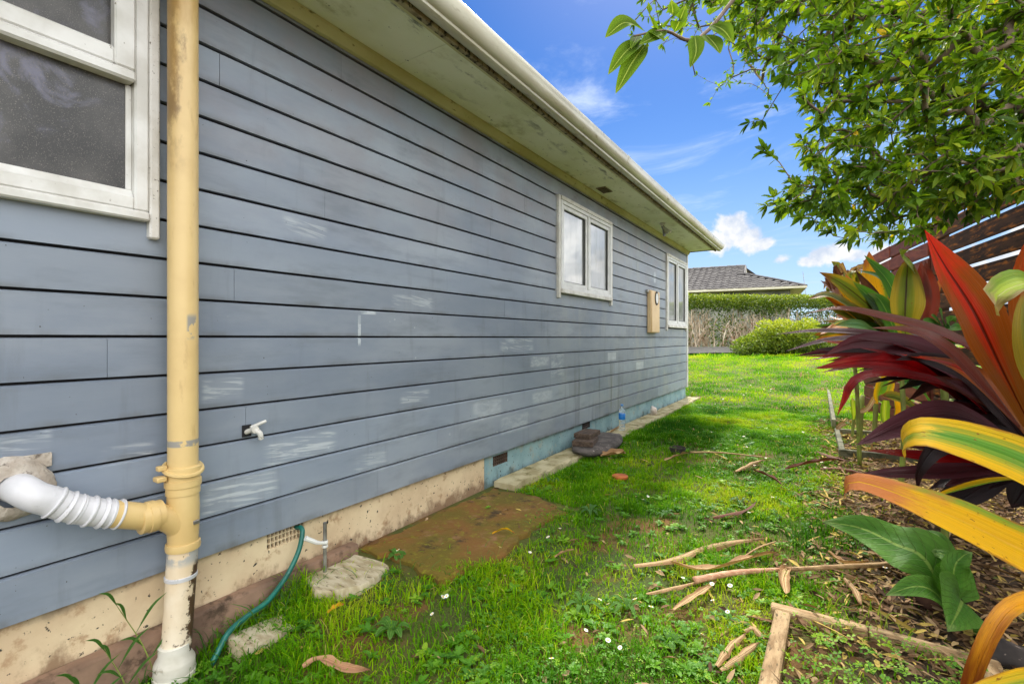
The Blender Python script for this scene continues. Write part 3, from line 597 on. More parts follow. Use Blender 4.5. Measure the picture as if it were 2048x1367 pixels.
# foundation: cream near the camera, old teal panels beyond
FX = -.028
def vent_hole(y0, y1, holes):
    out = []; y = y0
    for h0, h1 in holes: out.append((y, h0)); y = h1
    return out + [(y, y1)]
VENTS = [(1.262, 1.452, .315, .395), (3.075, 3.285, .295, .375), (4.72, 4.93, .318, .385)]
for (a, b2, m, lab) in [(Y0, 2.96, 'foundation_cream', 'cream painted foundation wall'), (2.965, 5.085, 'foundation_teal', 'worn teal foundation panel'), (5.092, 7.155, 'foundation_teal', 'worn teal foundation panel'), (7.162, Y1 - .03, 'foundation_teal', 'worn teal foundation panel')]:
    mb = MB(); vs = [v for v in VENTS if a < v[0] < b2]; y = a
    for v in vs:
        mb.box(-.06, FX, y, v[0], -.1, ZB - .002); mb.box(-.06, FX, v[0], v[1], -.1, v[2]); mb.box(-.06, FX, v[0], v[1], v[3], ZB - .002); y = v[1]
    mb.box(-.06, FX, y, b2, -.1, ZB - .002); fw = mb.build('foundation_wall', m, house); fw['label'] = lab
    for v in vs:
        mb = MB(); nb = 10 if v[0] < 2 else 8
        for i in range(nb + 1):
            yy = v[0] + (v[1] - v[0]) * i / nb; mb.box(-.05, FX - .003, yy - .0024, yy + .0024, v[2], v[3])
        for i in range(4):
            zz = v[2] + (v[3] - v[2]) * i / 3; mb.box(-.049, FX - .004, v[0], v[1], zz - .0026, zz + .0026)
        mb.build('air_vent', 'foundation_cream' if v[0] < 2 else 'old_wood' if v[0] < 4 else 'dark_stone', fw)
# eaves
EX = .468; SJ = [Y0, -2.8, -.4, 2.0, 4.45, 6.85, Y1 + .0]
for a, b2 in zip(SJ, SJ[1:]):
    mb = MB(); mb.box(.03, EX, a + .0015, b2 - .0015, ZS + random.uniform(0, .001), ZS + .012); mb.build('soffit_panel', 'soffit_paint', house)
mb = MB(); mb.prism_y([(.0025, ZS - .062), (.022, ZS - .058), (.048, ZS - .018), (.048, ZS - .0005), (.0025, ZS - .0005)], Y0, Y1 + .004); mb.build('eave_moulding', 'trim_cream', house)
mb = MB(); mb.box(EX - .03, EX + .0, Y0, Y1 + .02, ZS - .018, ZS - .0008, .003); mb.build('soffit_bead', 'trim_cream', house)
mb = MB(); mb.box(EX + .0015, EX + .030, Y0, Y1 + .03, ZS - .032, ZS + .14, .003); mb.build('fascia_board', 'fascia_dirty', house)
gp = [(EX + .034, ZS + .085), (EX + .034, ZS - .012), (EX + .05, ZS - .022), (EX + .085, ZS - .026), (EX + .098, ZS - .018), (EX + .100, ZS - .004)]
gp += [(EX + .100 + .052 * math.sin(a), ZS - .004 + .074 * (1 - math.cos(a))) for a in np.linspace(.15, 1.5, 9)]
gp += [(EX + .154, ZS + .084), (EX + .150, ZS + .092), (EX + .142, ZS + .090), (EX + .142, ZS + .075)]
inner = [(EX + .135, ZS + .06), (EX + .09, ZS + .0), (EX + .045, ZS - .002), (EX + .042, ZS + .085)]
mb = MB(); mb.prism_y(gp + inner, Y0, Y1 + .06); gut = mb.build('gutter', 'gutter_paint', house, smooth=True)
def scaled(pr, s, c): return [(c[0] + (x - c[0]) * s, c[1] + (z - c[1]) * s) for x, z in pr]
for yj in (4.34, -.6):
    mb = MB(); c = (EX + .09, ZS + .03)
    mb.prism_y(scaled(gp, 1.05, c), yj - .022, yj - .006); mb.prism_y(scaled(gp, 1.03, c), yj - .006, yj + .006); mb.prism_y(scaled(gp, 1.05, c), yj + .006, yj + .022)
    mb.build('gutter_joint', 'gutter_paint', gut, smooth=True)
mb = MB(); mb.prism_y(scaled(gp, 1.06, (EX + .09, ZS + .03)) , Y1 + .0605, Y1 + .064); mb.build('gutter_end', 'gutter_paint', gut)
mb = MB(); mb.box(-.0, EX + .0, Y1 + .006, Y1 + .024, ZS - .012, ZS + .14, .002); mb.build('barge_board', 'fascia_dirty', house)
mb = MB(); mb.prism_y([(EX + .032, ZS + .10), (EX + .032, ZS + .125), (-3.1, ZS + 1.25), (-6.6, ZS + .12), (-6.6, ZS + .09), (-3.1, ZS + 1.2)], Y0, Y1 + .02); mb.build('roof', 'roof_tile_dark', house)
mb = MB(); mb.box(.10, .21, 4.78, 4.99, ZS - .008, ZS - .0012, .002); sv = mb.build('soffit_vent', 'fascia_dirty', house)
mb = MB()
for i in range(5): mb.box(.115 + i * .018, .122 + i * .018, 4.80, 4.97, ZS - .013, ZS - .0083)
mb.build('vent_slat', 'old_wood', sv)

# windows
def rect_frame(mb, y0, y1, z0, z1, w, x0, x1, b=.003, wb=None):
    wb = wb or w
    mb.box(x0, x1, y0, y0 + w, z0, z1, b); mb.box(x0, x1, y1 - w, y1, z0, z1, b)
    mb.box(x0, x1 - .0012, y0 + w, y1 - w, z1 - w, z1, b); mb.box(x0, x1 - .0012, y0 + w, y1 - w, z0, z0 + wb, b)
def casement(w, name_label):
    y0, y1, z0, z1 = w; mb = MB(); rect_frame(mb, y0 + .045, y1 - .045, z0 + .045, z1 - .04, .035, -.02, .030)
    fr = mb.build('window', 'aluminium', house); fr['label'] = name_label
    mb = MB(); mb.box(-.02, .026, y0, y0 + .043, z0 - .045, z1, .004); mb.box(-.02, .026, y1 - .043, y1, z0 - .045, z1, .004); mb.build('facing_board', 'dirty_white', fr)
    mb = MB(); mb.box(-.02, .034, y0 + .044, y1 - .044, z1 - .039, z1, .004); mb.build('head_flashing', 'dirty_white', fr)
    mb = MB(); mb.box(-.02, .046, y0 + .044, y1 - .044, z0 + .004, z0 + .044, .004); mb.build('sill', 'dirty_white', fr)
    ym = (y0 + y1) / 2; a0, a1 = y0 + .081, y1 - .081; za, zb = z0 + .081, z1 - .076
    mb = MB(); mb.box(-.019, .031, ym - .022, ym + .022, za, zb, .003); mb.build('mullion', 'aluminium', fr)
    for c0, c1 in ((a0, ym - .023), (ym + .023, a1)):
        mb = MB(); rect_frame(mb, c0, c1, za, zb, .040, -.018, .020); sa = mb.build('sash', 'aluminium', fr)
        mb = MB(); rect_frame(mb, c0 + .0405, c1 - .0405, za + .0405, zb - .0405, .007, -.018, .008, 0); mb.build('glazing_seal', 'dark_seal', fr)
        mb = MB(); mb.box(-.016, -.004, c0 + .048, c1 - .048, za + .048, zb - .048); mb.build('glass_pane', 'window_glass', fr)
casement(WINS[1], 'pale aluminium casement window in the middle of the wall')
casement(WINS[2], 'pale aluminium casement window near the far corner')
y0, y1, z0, z1 = WINS[0]
mb = MB(); rect_frame(mb, y0 + .03, y1 - .038, z0 + .03, z1, .045, -.02, .030, .006, .05); fr = mb.build('window', 'white_paint', house); fr['label'] = 'white timber window with grey obscure glass nearest the camera'
mb = MB(); mb.box(-.02, .030, y1 - .036, y1 - .002, z0 - .065, z1, .006); mb.build('facing_board', 'dirty_white', fr)
mb = MB(); mb.box(-.02, .040, y0, y1 - .038, z0 - .004, z0 + .029, .006); mb.build('sill', 'white_paint', fr)
mb = MB(); mb.box(-.02, .050, y0 + .076, y1 - .084, 2.222, 2.262, .008); mb.build('transom', 'white_paint', fr)
mb = MB(); rect_frame(mb, y0 + .077, y1 - .0845, 2.264, z1 - .046, .062, -.015, .044, .006); mb.build('sash', 'white_paint', fr)
mb = MB(); mb.box(-.016, .006, y0 + .137, y1 - .145, 2.325, z1 - .106); mb.build('glass_pane', 'obscure_glass', fr)
mb = MB(); mb.prism_y([(-.016, z0 + .081), (.016, z0 + .081), (.002, z0 + .105), (-.016, z0 + .105)], y0 + .076, y1 - .084); mb.build('glazing_bead', 'white_paint', fr)
mb = MB(); mb.box(-.016, .004, y1 - .102, y1 - .0835, z0 + .105, 2.221, .002); mb.build('glazing_bead', 'white_paint', fr)
mb = MB(); mb.box(-.016, -.002, y0 + .076, y1 - .102, z0 + .105, 2.222); mb.build('glass_pane', 'obscure_glass', fr)

# ------------------------------------------------------------------ drainpipe
PX, PY = .095, .862
dp = thing('drainpipe', 'tall cream yellow drainpipe with ribbed grey side branch and peeling lower end', 'drainpipe', (PX, PY, 0))
mb = MB(); mb.tube([(PX, PY, .80), (PX, PY, 1.6), (PX, PY, 2.5), (PX, PY, 2.72)], .050, 28); mb.build('pipe', 'downpipe_yellow', dp, smooth=True)
mb = MB(); mb.tube(spline([(PX, PY, 2.72), (PX + .03, PY, 2.80), (PX + .30, PY, 2.86), (PX + .455, PY, 2.93)], 14), .048, 20); mb.build('offset_bend', 'downpipe_yellow', dp, smooth=True)
mb = MB(); zc = .795
mb.lathe([(.050, zc - .085), (.056, zc - .083), (.056, zc - .055), (.060, zc - .053), (.060, zc - .030), (.056, zc - .028), (.056, zc - .005), (.0605, zc - .003), (.0605, zc + .018), (.054, zc + .022)], (PX, PY, 0), sides=28)
mb.build('socket', 'yellow_plain', dp, smooth=True)
mb = MB(); rg = [(PX + .062 * math.cos(a), PY + .062 * math.sin(a), zc + .012 - .02 * math.cos(a)) for a in np.linspace(-2.6, 2.6, 26)]
mb.tube(rg, .008, 6); mb.box(PX - .02, PX + .02, PY - .092, PY - .06, zc - .022, zc - .004, .003); mb.box(PX - .015, PX + .01, PY - .085, PY - .056, zc + .016, zc + .034, .003); mb.build('bracket', 'yellow_plain', dp, smooth=True)
# junction: straight body with a swept side branch toward the near window
mb = MB(); mb.tube([(PX, PY, .725), (PX, PY, .66), (PX, PY, .60), (PX, PY, .52)], [.051, .054, .053, .050], 28)
mb.tube(spline([(PX, PY + .01, .545), (PX, PY - .02, .60), (PX, PY - .065, .640), (PX - .002, PY - .12, .658), (PX - .004, PY - .225, .702)], 16), [.0455] * 17, 24)
mb.lathe([(.05, .50), (.056, .502), (.058, .515), (.056, .528), (.052, .53)], (PX, PY, 0), sides=28)
mb.build('junction', 'yellow_plain', dp, smooth=True)
mb = MB(); mb.box(PX + .035, PX + .056, PY + .012, PY + .034, .598, .612, .002); mb.build('clip', 'metal_grey', dp)
mb = MB(); c = (PX - .003, PY - .105, .654)
mb.lathe([(.046, -.035), (.053, -.033), (.053, -.012), (.056, -.010), (.056, .012), (.052, .014), (.052, .034), (.047, .036)], c, 'y', 24); mb.build('branch_socket', 'yellow_plain', dp, smooth=True)
cen = spline([(PX - .004, PY - .195, .690), (PX - .006, PY - .25, .712), (PX - .010, PY - .32, .748), (PX - .016, PY - .38, .790)], 90)
rad = [.0455 * (1.0 + .085 * (1 if (i % 13) < 4 else 0) + .05 * math.sin(i * .8) * (i % 13 < 5)) for i in range(91)]
mb = MB(); mb.tube(cen, rad, 24); mb.build('corrugated_sleeve', 'grey_pipe', dp, smooth=True)
mb = MB(); mb.tube(spline([(PX - .014, PY - .365, .780), (PX - .022, PY - .405, .806), (PX - .050, PY - .432, .832), (-.03, PY - .440, .830)], 24), .045, 24); mb.build('elbow', 'grey_pipe', dp, smooth=True)
mb = MB(); bm = bmesh.new(); rr = random.Random(5)
prof = []
for r_, h in ((.100, 0), (.096, .016), (.084, .028), (.072, .036), (.048, .038)):
    prof.append([(r_ * (1 + .05 * math.sin(3 * a + r_ * 30) + rr.uniform(-.03, .03)), a, h + rr.uniform(-.003, .003)) for a in np.linspace(0, 2 * math.pi, 37)[:-1]])
vs = [(h + .001, PY - .440 + r_ * math.cos(a), .826 + r_ * math.sin(a)) for ring in prof for r_, a, h in ring]
mb.add(vs, [(i * 36 + k, i * 36 + (k + 1) % 36, (i + 1) * 36 + (k + 1) % 36, (i + 1) * 36 + k) for i in range(4) for k in range(36)])
mb.box(.001, .012, PY - .45, PY - .35, .88, .925, .002)
mb.build('plaster_collar', 'plaster', dp, smooth=True)
b0 = (PX + .012, PY - .030, .12)
mb = MB(); mb.tube([(PX, PY, .515), (PX + .001, PY - .004, .45), (PX + .003, PY - .012, .33), (PX + .008, PY - .022, .2), b0], [.050, .0505, .049, .0485, .048], 26); mb.build('lower_pipe', 'downpipe_peeling', dp, smooth=True)
mb = MB(); mb.lathe([(.050, .395), (.053, .396), (.0535, .408), (.050, .410)], (PX + .002, PY - .008, 0), sides=26); mb.build('joint_ring', 'grey_pipe', dp, smooth=True)
mb = MB(); mb.lathe([(.048, .165), (.051, .163), (.051, .128), (.064, .105), (.066, .098), (.066, .062), (.069, .060), (.069, .045), (.066, .042), (.064, -.04)], (b0[0], b0[1] - .004, 0), sides=28); mb.build('base_socket', 'pipe_base', dp, smooth=True)

# ------------------------------------------------------------------ small fittings on the wall
t = thing('wall_tap', 'small white tap stub poking out of a hole in the blue boards', 'tap', (0, 1.15, .89)); ty, tz = 1.16, .895
mb = MB(); mb.box(.0015, .0045, ty - .028, ty + .012, tz - .03, tz + .022); mb.build('hole', 'backing', t)  # dark plate on the boards, painted in for the shade inside the hole
mb = MB(); mb.tube(spline([(.0, ty - .01, tz - .01), (.03, ty + .005, tz), (.055, ty + .02, tz - .012), (.05, ty + .03, tz - .04)], 10), .011, 10); mb.lathe([(.016, -.01), (.018, 0), (.016, .012)], (.035, ty + .008, tz + .002), 'x', 12); mb.build('spout', 'dirty_white', t, smooth=True)
mb = MB(); mb.tube([(.03, ty - .005, tz + .012), (.035, ty + .06, tz + .032)], [.008, .007], 8); mb.build('handle', 'white_paint', t, smooth=True)
t = thing('meter_box', 'flat cream meter box with small rounded window on the far boards', 'meter box', (0, 7.06, 1.37))
mb = MB(); mb.box(.0015, .062, 6.86, 7.26, 1.37, 1.98, .008); mb.build('box', 'meter_cream', t, smooth=True)
mb = MB(); mb.box(.0625, .070, 6.875, 7.25, 1.38, 1.975, .004); mb.build('lid', 'meter_cream', t, smooth=True)
pr = [(7.09 + .062 * math.cos(a) * (1 if abs(math.cos(a)) < .7 else 1), 1.875 + .075 * math.sin(a)) for a in np.linspace(0, 2 * math.pi, 21)[:-1]]
def plate_x(pr, x0, x1, k=1.0):
    mb = MB(); cy_ = sum(p[0] for p in pr) / len(pr); cz = sum(p[1] for p in pr) / len(pr); q = [(cy_ + (a - cy_) * k, cz + (b - cz) * k) for a, b in pr]; n = len(q)
    mb.add([(x0, *p) for p in q] + [(x1, *p) for p in q], [(i, (i + 1) % n, n + (i + 1) % n, n + i) for i in range(n)] + [tuple(range(n)), tuple(range(n, 2 * n))]); return mb
plate_x(pr, .0705, .078, 1.35).build('window_rim', 'dark_stone', t); plate_x(pr, .0785, .081, 1.0).build('window_glass', 'aluminium', t)
mb = MB(); mb.box(.002, .035, 6.80, 6.858, 1.945, 1.985, .004); mb.build('bracket', 'metal_grey', t)
t = thing('floodlight', 'silver reflector floodlight bulb hanging under the far eave', 'floodlight', (.25, 6.75, ZS))
mb = MB(); mb.lathe([(.038, ZS - .002), (.038, ZS - .014), (.022, ZS - .022), (.018, ZS - .05)], (.25, 6.75, 0), sides=16); mb.build('base', 'dirty_white', t, smooth=True)
bm_ = MB(); bm_.lathe([(.022, .0), (.026, -.04), (.045, -.085), (.062, -.115), (.064, -.125), (.05, -.137), (.02, -.145)], (0, 0, 0), sides=20)
rot = Matrix.Rotation(R(-28), 3, 'Y') @ Matrix.Rotation(R(18), 3, 'X'); bm_.v = [tuple(rot @ Vector(v) + Vector((.25, 6.75, ZS - .04))) for v in bm_.v]
bm_.build('bulb', 'lamp_silver', t, smooth=True)

# ------------------------------------------------------------------ things along the foot of the wall
hp = spline([(-.035, 1.415, .372), (.012, 1.412, .378), (.034, 1.40, .35), (.045, 1.37, .28), (.06, 1.30, .20), (.085, 1.20, .145), (.10, 1.12, .135), (.12, 1.02, .115), (.14, .96, .06), (.15, .93, .03)], 46)
mb = MB(); mb.tube(hp, .0115, 10); tag(mb.build('garden_hose', 'hose_green', smooth=True), 'green garden hose hanging out of the foundation vent down to the grass', 'hose')
t = thing('standpipe', 'thin grey standpipe with a white plastic tie beside the foundation vent', 'pipe', (.07, 1.50, .15))
mb = MB(); mb.tube([(.07, 1.50, .10), (.07, 1.50, .39)], .0095, 10); mb.build('pipe', 'metal_grey', t, smooth=True)
mb = MB(); mb.lathe([(.013, .285), (.015, .29), (.015, .298), (.013, .302)], (.07, 1.50, 0), sides=10); mb.lathe([(.013, .268), (.015, .272), (.013, .28)], (.07, 1.50, 0), sides=10); mb.tube([(.08, 1.50, .29), (.075, 1.45, .31), (.06, 1.40, .345)], [.006, .010, .012], 8); mb.build('tie', 'white_paint', t, smooth=True)
# rounded concrete lump with two timber offcuts on it
def blob(name, c, rx, ry, rz, m, seed=0, flat=.0, rot=0.0, k=.12, sub=3):
    bm = bmesh.new(); bmesh.ops.create_icosphere(bm, subdivisions=sub, radius=1); o = Vector((seed * 3.1, seed * 1.7, seed))
    from mathutils import noise as mn
    for v in bm.verts:
        q = v.co.copy(); s = 1 + k * mn.noise(q * 1.6 + o) + k * .5 * mn.noise(q * 4 + o)
        p = Vector((math.copysign(abs(q.x) ** .8, q.x) * rx, math.copysign(abs(q.y) ** .8, q.y) * ry, max(q.z, -.8) * rz)) * s
        if p.z > flat > 0: p.z = flat + (p.z - flat) * .15
        v.co = Matrix.Rotation(rot, 3, 'Z') @ p + Vector(c)
    me = bpy.data.meshes.new(name); bm.to_mesh(me); bm.free(); me.polygons.foreach_set('use_smooth', [True] * len(me.polygons)); me.materials.append(MATS[m])
    return link(bpy.data.objects.new(name, me))
tag(blob('concrete_lump', (.20, 4.62, .225), .20, .52, .07, 'concrete_dark', 2, .035, .12), 'rounded grey lump of old concrete on the path under the timber offcuts', 'concrete lump')
def plank(x0, x1, y0, y1, z0, z1, ang, m='old_wood', b=.005):
    mb = MB(); mb.box(x0, x1, y0, y1, z0, z1, b); c = Vector(((x0 + x1) / 2, (y0 + y1) / 2, 0)); r3 = Matrix.Rotation(ang, 3, 'Z')
    mb.v = [tuple(r3 @ (Vector(v) - c) + c) for v in mb.v]; return mb
tag(plank(.06, .26, 4.22, 4.56, .262, .312, .25).build('timber_offcut', 'old_wood'), 'lower of two brown timber offcuts stacked on the concrete lump', 'timber block', 'timber offcuts by the wall')
tag(plank(.05, .22, 4.34, 4.64, .313, .36, .05).build('timber_offcut', 'old_wood'), 'upper of two brown timber offcuts stacked on the concrete lump', 'timber block', 'timber offcuts by the wall')
t = thing('water_bottle', 'clear plastic water bottle with a blue label standing by the wall', 'bottle', (.12, 5.52, .206)); bx, by, bz = .12, 5.52, .2065
mb = MB(); mb.lathe([(.034, 0), (.038, .006), (.038, .03), (.035, .036), (.038, .044), (.038, .066), (.035, .072), (.038, .08), (.038, .105), (.035, .112), (.038, .12), (.038, .20), (.034, .235), (.020, .258), (.014, .266), (.014, .285)], (bx, by, bz), sides=20); mb.build('bottle_body', 'clear_plastic', t, smooth=True)
mb = MB(); mb.lathe([(.0385, .128), (.0392, .129), (.0392, .197), (.0385, .198)], (bx, by, bz), sides=20); mb.build('label', 'bottle_label', t, smooth=True)
mb = MB(); mb.lathe([(.016, .286), (.0165, .288), (.0165, .304), (.015, .307)], (bx, by, bz), sides=16); mb.build('cap', 'bottle_cap', t, smooth=True)
tag(blob('rock', (.075, 6.92, .245), .05, .11, .075, 'white_stone', 5, 0, .3, .3, 2), 'small pale broken rock leaning on the teal foundation', 'rock')
mb = MB(); q = G(1355, 908); c = (q.x, q.y, gz(q.x, q.y) + .022)
mb.lathe([(.062, .0), (.075, .0), (.078, .045), (.072, .048), (.064, .012), (.01, .008)], c, sides=24); tag(mb.build('pot_saucer', 'dark_stone', smooth=True), 'dark round plant saucer sunk in the grass', 'saucer')
mb = MB(); q = G(1240, 960); c = (q.x, q.y, gz(q.x, q.y) + .015)
mb.lathe([(.062, .0), (.066, .006), (.064, .02), (.055, .024), (.01, .022)], c, sides=24); tag(mb.build('jar_lid', 'orange_lid', smooth=True), 'flat rusty orange lid lying in the grass', 'lid')
# ------------------------------------------------------------------ neighbour's house, hedge, bush
E0 = P(1613, 574, 19.9); E1 = P(1376, 585, 22.0); e = Vector((E1.x - E0.x, E1.y - E0.y, 0)).normalized(); bk = Vector((-e.y, e.x, 0))
if bk.dot(FWD) < 0: bk = -bk
ez = 3.40; E0.z = ez; rd, rh, LEN = 4.2, 1.50, 17.0
nh = thing('neighbour_house', 'low neighbouring house with grey concrete tiled roof behind the hedge', 'house', (E0 + e * 6 + bk * 4))
def RP(s, r, h=0.0):                       # point on the front roof slope
    p = E0 + e * s + bk * (rd * r); return Vector((p.x, p.y, ez + rh * r)) + Vector((0, 0, 1)) * h
SR = 2.35                                  # where the ridge ends, from the right eave corner
hip = lambda r: SR * 1.16 * min(r / .62, 1) if r < .62 else SR
mb = MB(); cw = .30; rows = 13
for j in range(rows):
    r0, r1 = j / rows, (j + 1) / rows + .012
    k = 0; s = 0
    while s < LEN:
        if s + cw * .5 > hip((r0 + r1) / 2):
            vs = []; jit = random.uniform(-.006, .006)
            for rr_, lift in ((r0, .075), (r1, .01)):
                for q in range(5): vs.append(RP(s + cw * q / 4, rr_, lift + jit + .040 * math.sin(q / 4 * math.pi) ** 1.0))
            vs += [RP(s + cw * q / 4, r0, -.01) for q in range(5)]
            mb.add(vs, [(q, q + 1, q + 6, q + 5) for q in range(4)] + [(q, q + 1, q + 11, q + 10) for q in range(4)])
        s += cw
mb2 = MB(); mb2.add([RP(0, 0, -.02), RP(LEN, 0, -.02), RP(LEN, 1, -.02), RP(SR, 1, -.02), RP(SR, .62, -.02)], [(0, 1, 2, 3, 4)])
bp = lambda s, d, z: Vector(((E0 + e * s + bk * d).x, (E0 + e * s + bk * d).y, z))
mb2.add([RP(SR, .62, 0.0), RP(0, 0, 0.0), bp(0, 2 * rd, ez), bp(SR, 2 * rd - rd * .62, ez + rh * .62)], [(0, 1, 2, 3)])
mb2.add([RP(SR, 1, 0), RP(LEN, 1, 0), bp(LEN, 2 * rd, ez), bp(0, 2 * rd, ez)], [(0, 1, 2, 3)])
rf = mb2.build('roof', 'roof_tile_dark', nh)
tl = mb.build('roof_tile', 'roof_tile_dark', rf, smooth=True, normals=False); tl['kind'] = 'stuff'
mb = MB()
for s in np.arange(SR, LEN, .42): mb.tube([RP(s, 1, .05), RP(s + .44, 1, .062)], [.075, .085], 8)
mb.build('ridge_cap', 'roof_tile_dark', rf, smooth=True)
mb = MB(); mb.tube([RP(SR, .62, .04), RP(SR + .0, .8, .04), RP(SR, 1.0, .05)], .05, 6); mb.tube([RP(0, 0, .04), RP(SR * .5, .31, .06), RP(SR, .62, .05)], .06, 6); mb.build('hip_cap', 'roof_tile_dark', rf, smooth=True)
mb = MB(); mb.add([RP(SR - .05, .62, .02), RP(SR - .05, 1, -.03), bp(SR - .05, 2 * rd - rd * .62, ez + rh * .62)], [(0, 1, 2)]); mb.build('gablet', 'neighbour_fascia', rf)
def obox(s0, s1, d0, d1, z0, z1):
    mb = MB(); mb.add([bp(s, d, z) for s in (s0, s1) for d in (d0, d1) for z in (z0, z1)], [(0, 1, 3, 2), (4, 6, 7, 5), (0, 4, 5, 1), (2, 3, 7, 6), (0, 2, 6, 4), (1, 5, 7, 3)]); return mb
obox(-.02, LEN, -.10, -.005, ez - .05, ez + .035).build('gutter', 'neighbour_fascia', nh)
obox(.55, LEN, .55, 7.6, .3, ez - .06).build('wall', 'neighbour_wall', nh)
obox(.0, LEN, .0, 8.2, ez - .05, ez - .025).build('eave_soffit', 'trim_cream', nh)
mb = MB(); q = bp(-.4, 5.4, 0); mb.tube([(q.x, q.y, ez - .1), (q.x - .15, q.y, ez + 1.25)], .012, 5); tag(mb.build('aerial', 'metal_grey'), 'thin leaning aerial pole behind the neighbour roof', 'aerial')

def ellipsoid_leaves(n, c, rx, ry, rz, rng, shell=.55):
    d = rng.normal(size=(n, 3)); d /= np.linalg.norm(d, axis=1, keepdims=True)
    rad = shell + (1 - shell) * rng.random(n) ** .5; rad *= .82 + .3 * fbm(d[:, 0] * 2.5 + c[0], d[:, 2] * 2.5 + d[:, 1] * 2, 5)
    return np.array(c) + d * rad[:, None] * np.array([rx, ry, rz]), d
HA, HB = P(1235, 700, 17.0), P(1740, 700, 18.6); HA.z = HB.z = 0
hd = (HB - HA); HL = hd.length; hd.normalize(); hn = Vector((-hd.y, hd.x, 0))
hedge = thing('hedge', 'tall clipped green hedge with bare twiggy grey stems below', 'hedge', (HA + HB) / 2)
n = 26000; s = RNG.random(n) * HL; w = (RNG.random(n) - .5) * 1.3; hh = RNG.random(n)
# flat clipped top with a ragged underside, thicker in places
under = 2.08 + (fbm(s * 1.3, s * 0, 8) - .5) * .5; top = 2.78 + .06 * (fbm(s * 2, w * 2, 9) - .5) + .10 * s / HL
zz = under + (top - under) * np.sqrt(hh); keep = (fbm(s * 2.6, zz * 3.5, 14) + .22 * (hh) > .36)
pos = np.stack([HA.x + hd.x * s + hn.x * w, HA.y + hd.y * s + hn.y * w, zz], 1)[keep]; n = len(pos)
dirs = RNG.normal(size=(n, 3)) + np.array([0, 0, .5]); nr = RNG.normal(size=(n, 3)) + np.array([0, 0, 1.2])
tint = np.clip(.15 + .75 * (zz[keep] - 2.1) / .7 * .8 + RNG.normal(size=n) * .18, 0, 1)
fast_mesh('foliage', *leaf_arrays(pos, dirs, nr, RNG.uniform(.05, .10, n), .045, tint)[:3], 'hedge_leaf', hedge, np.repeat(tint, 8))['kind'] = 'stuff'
n = 9000; s = RNG.random(n) * HL; w = (RNG.random(n) - .5) * 1.1; zz = .8 + RNG.random(n) * 1.5; k2 = (fbm(s * 1.4, zz * 1.5, 21) > .53 - .25 * (s > HL * .66))
pos = np.stack([HA.x + hd.x * s + hn.x * w, HA.y + hd.y * s + hn.y * w, zz], 1)[k2]; n = len(pos); tint = np.clip(RNG.normal(size=n) * .25 + .4, 0, 1)
fast_mesh('low_foliage', *leaf_arrays(pos, RNG.normal(size=(n, 3)), RNG.normal(size=(n, 3)) + np.array([0, 0, 1]), .07, .05, tint)[:3], 'hedge_leaf', hedge, np.repeat(tint, 8))['kind'] = 'stuff'
mb = MB(); rr = random.Random(3)
for i in range(210):
    s0 = rr.random() * HL; w0 = rr.uniform(-.45, .45); b0_ = HA + hd * s0 + hn * w0; z0_ = gz(b0_.x, b0_.y) - .02; top_ = rr.uniform(1.5, 2.4)
    lean = rr.uniform(-.35, .35); ph = rr.random() * 6
    pts = [Vector((b0_.x, b0_.y, 0)) + hd * (lean * f + .05 * math.sin(f * 7 + ph)) + hn * (.06 * math.sin(f * 5 + ph * 2)) + Vector((0, 0, z0_ + (top_ - z0_) * f)) for f in np.linspace(0, 1, 7)]
    r0_ = rr.uniform(.016, .042); mb.tube(pts, [r0_ * (1 - .55 * f) for f in np.linspace(0, 1, 7)], 5)
    for _ in range(6):
        f = rr.randint(1, 5); q = pts[f]; dv = hd * rr.uniform(-.3, .3) + hn * rr.uniform(-.2, .2) + Vector((0, 0, rr.uniform(.15, .5)))
        mb.tube([q, q + dv * .5 + hd * rr.uniform(-.05, .05), q + dv], [.014, .010, .006], 4)
mb.build('stems', 'stem_grey', hedge, smooth='all')['kind'] = 'stuff'
bc = P(1560, 690, 15.2); bcz = gz(bc.x, bc.y)
bush = thing('bush', 'rounded yellow green bush on the lawn edge in front of the hedge', 'bush', (bc.x, bc.y, bcz))
pos, d = [], []
for (ox, h_, rx, rz, m_) in ((-.15, .46, .75, .50, 3400), (.55, .50, .85, .58, 3600), (-.75, .30, .55, .38, 1800), (1.2, .35, .6, .42, 1800), (.1, .72, .45, .40, 1300), (-1.1, .22, .4, .28, 900), (.9, .85, .3, .3, 600), (-.45, .8, .28, .3, 500)):
    a_, b_ = ellipsoid_leaves(m_, (bc.x + RIGHT.x * ox, bc.y + RIGHT.y * ox, bcz + h_), rx, .8, rz, RNG); pos.append(a_); d.append(b_)
pos = np.concatenate(pos); d = np.concatenate(d); ok_ = (pos[:, 2] > bcz + .02); pos = pos[ok_]; d = d[ok_]; n = len(pos)
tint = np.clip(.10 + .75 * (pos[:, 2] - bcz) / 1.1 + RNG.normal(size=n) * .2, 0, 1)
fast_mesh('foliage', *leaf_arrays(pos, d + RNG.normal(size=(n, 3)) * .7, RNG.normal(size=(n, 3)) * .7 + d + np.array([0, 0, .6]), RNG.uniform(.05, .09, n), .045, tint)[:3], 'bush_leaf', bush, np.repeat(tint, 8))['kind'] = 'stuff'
mb = MB()
for i in range(26):
    a = rr.uniform(0, 6.28); r_ = rr.uniform(.2, .9); p0 = Vector((bc.x + rr.uniform(-.25, .25), bc.y + rr.uniform(-.2, .2), bcz)); p1 = p0 + Vector((math.cos(a) * r_, math.sin(a) * r_ * .7, rr.uniform(.4, .9)))
    mb.tube([p0, p0.lerp(p1, .5) + Vector((0, 0, .1)), p1], [.018, .012, .005], 5)
mb.build('twigs', 'bark', bush, smooth='all')['kind'] = 'stuff'

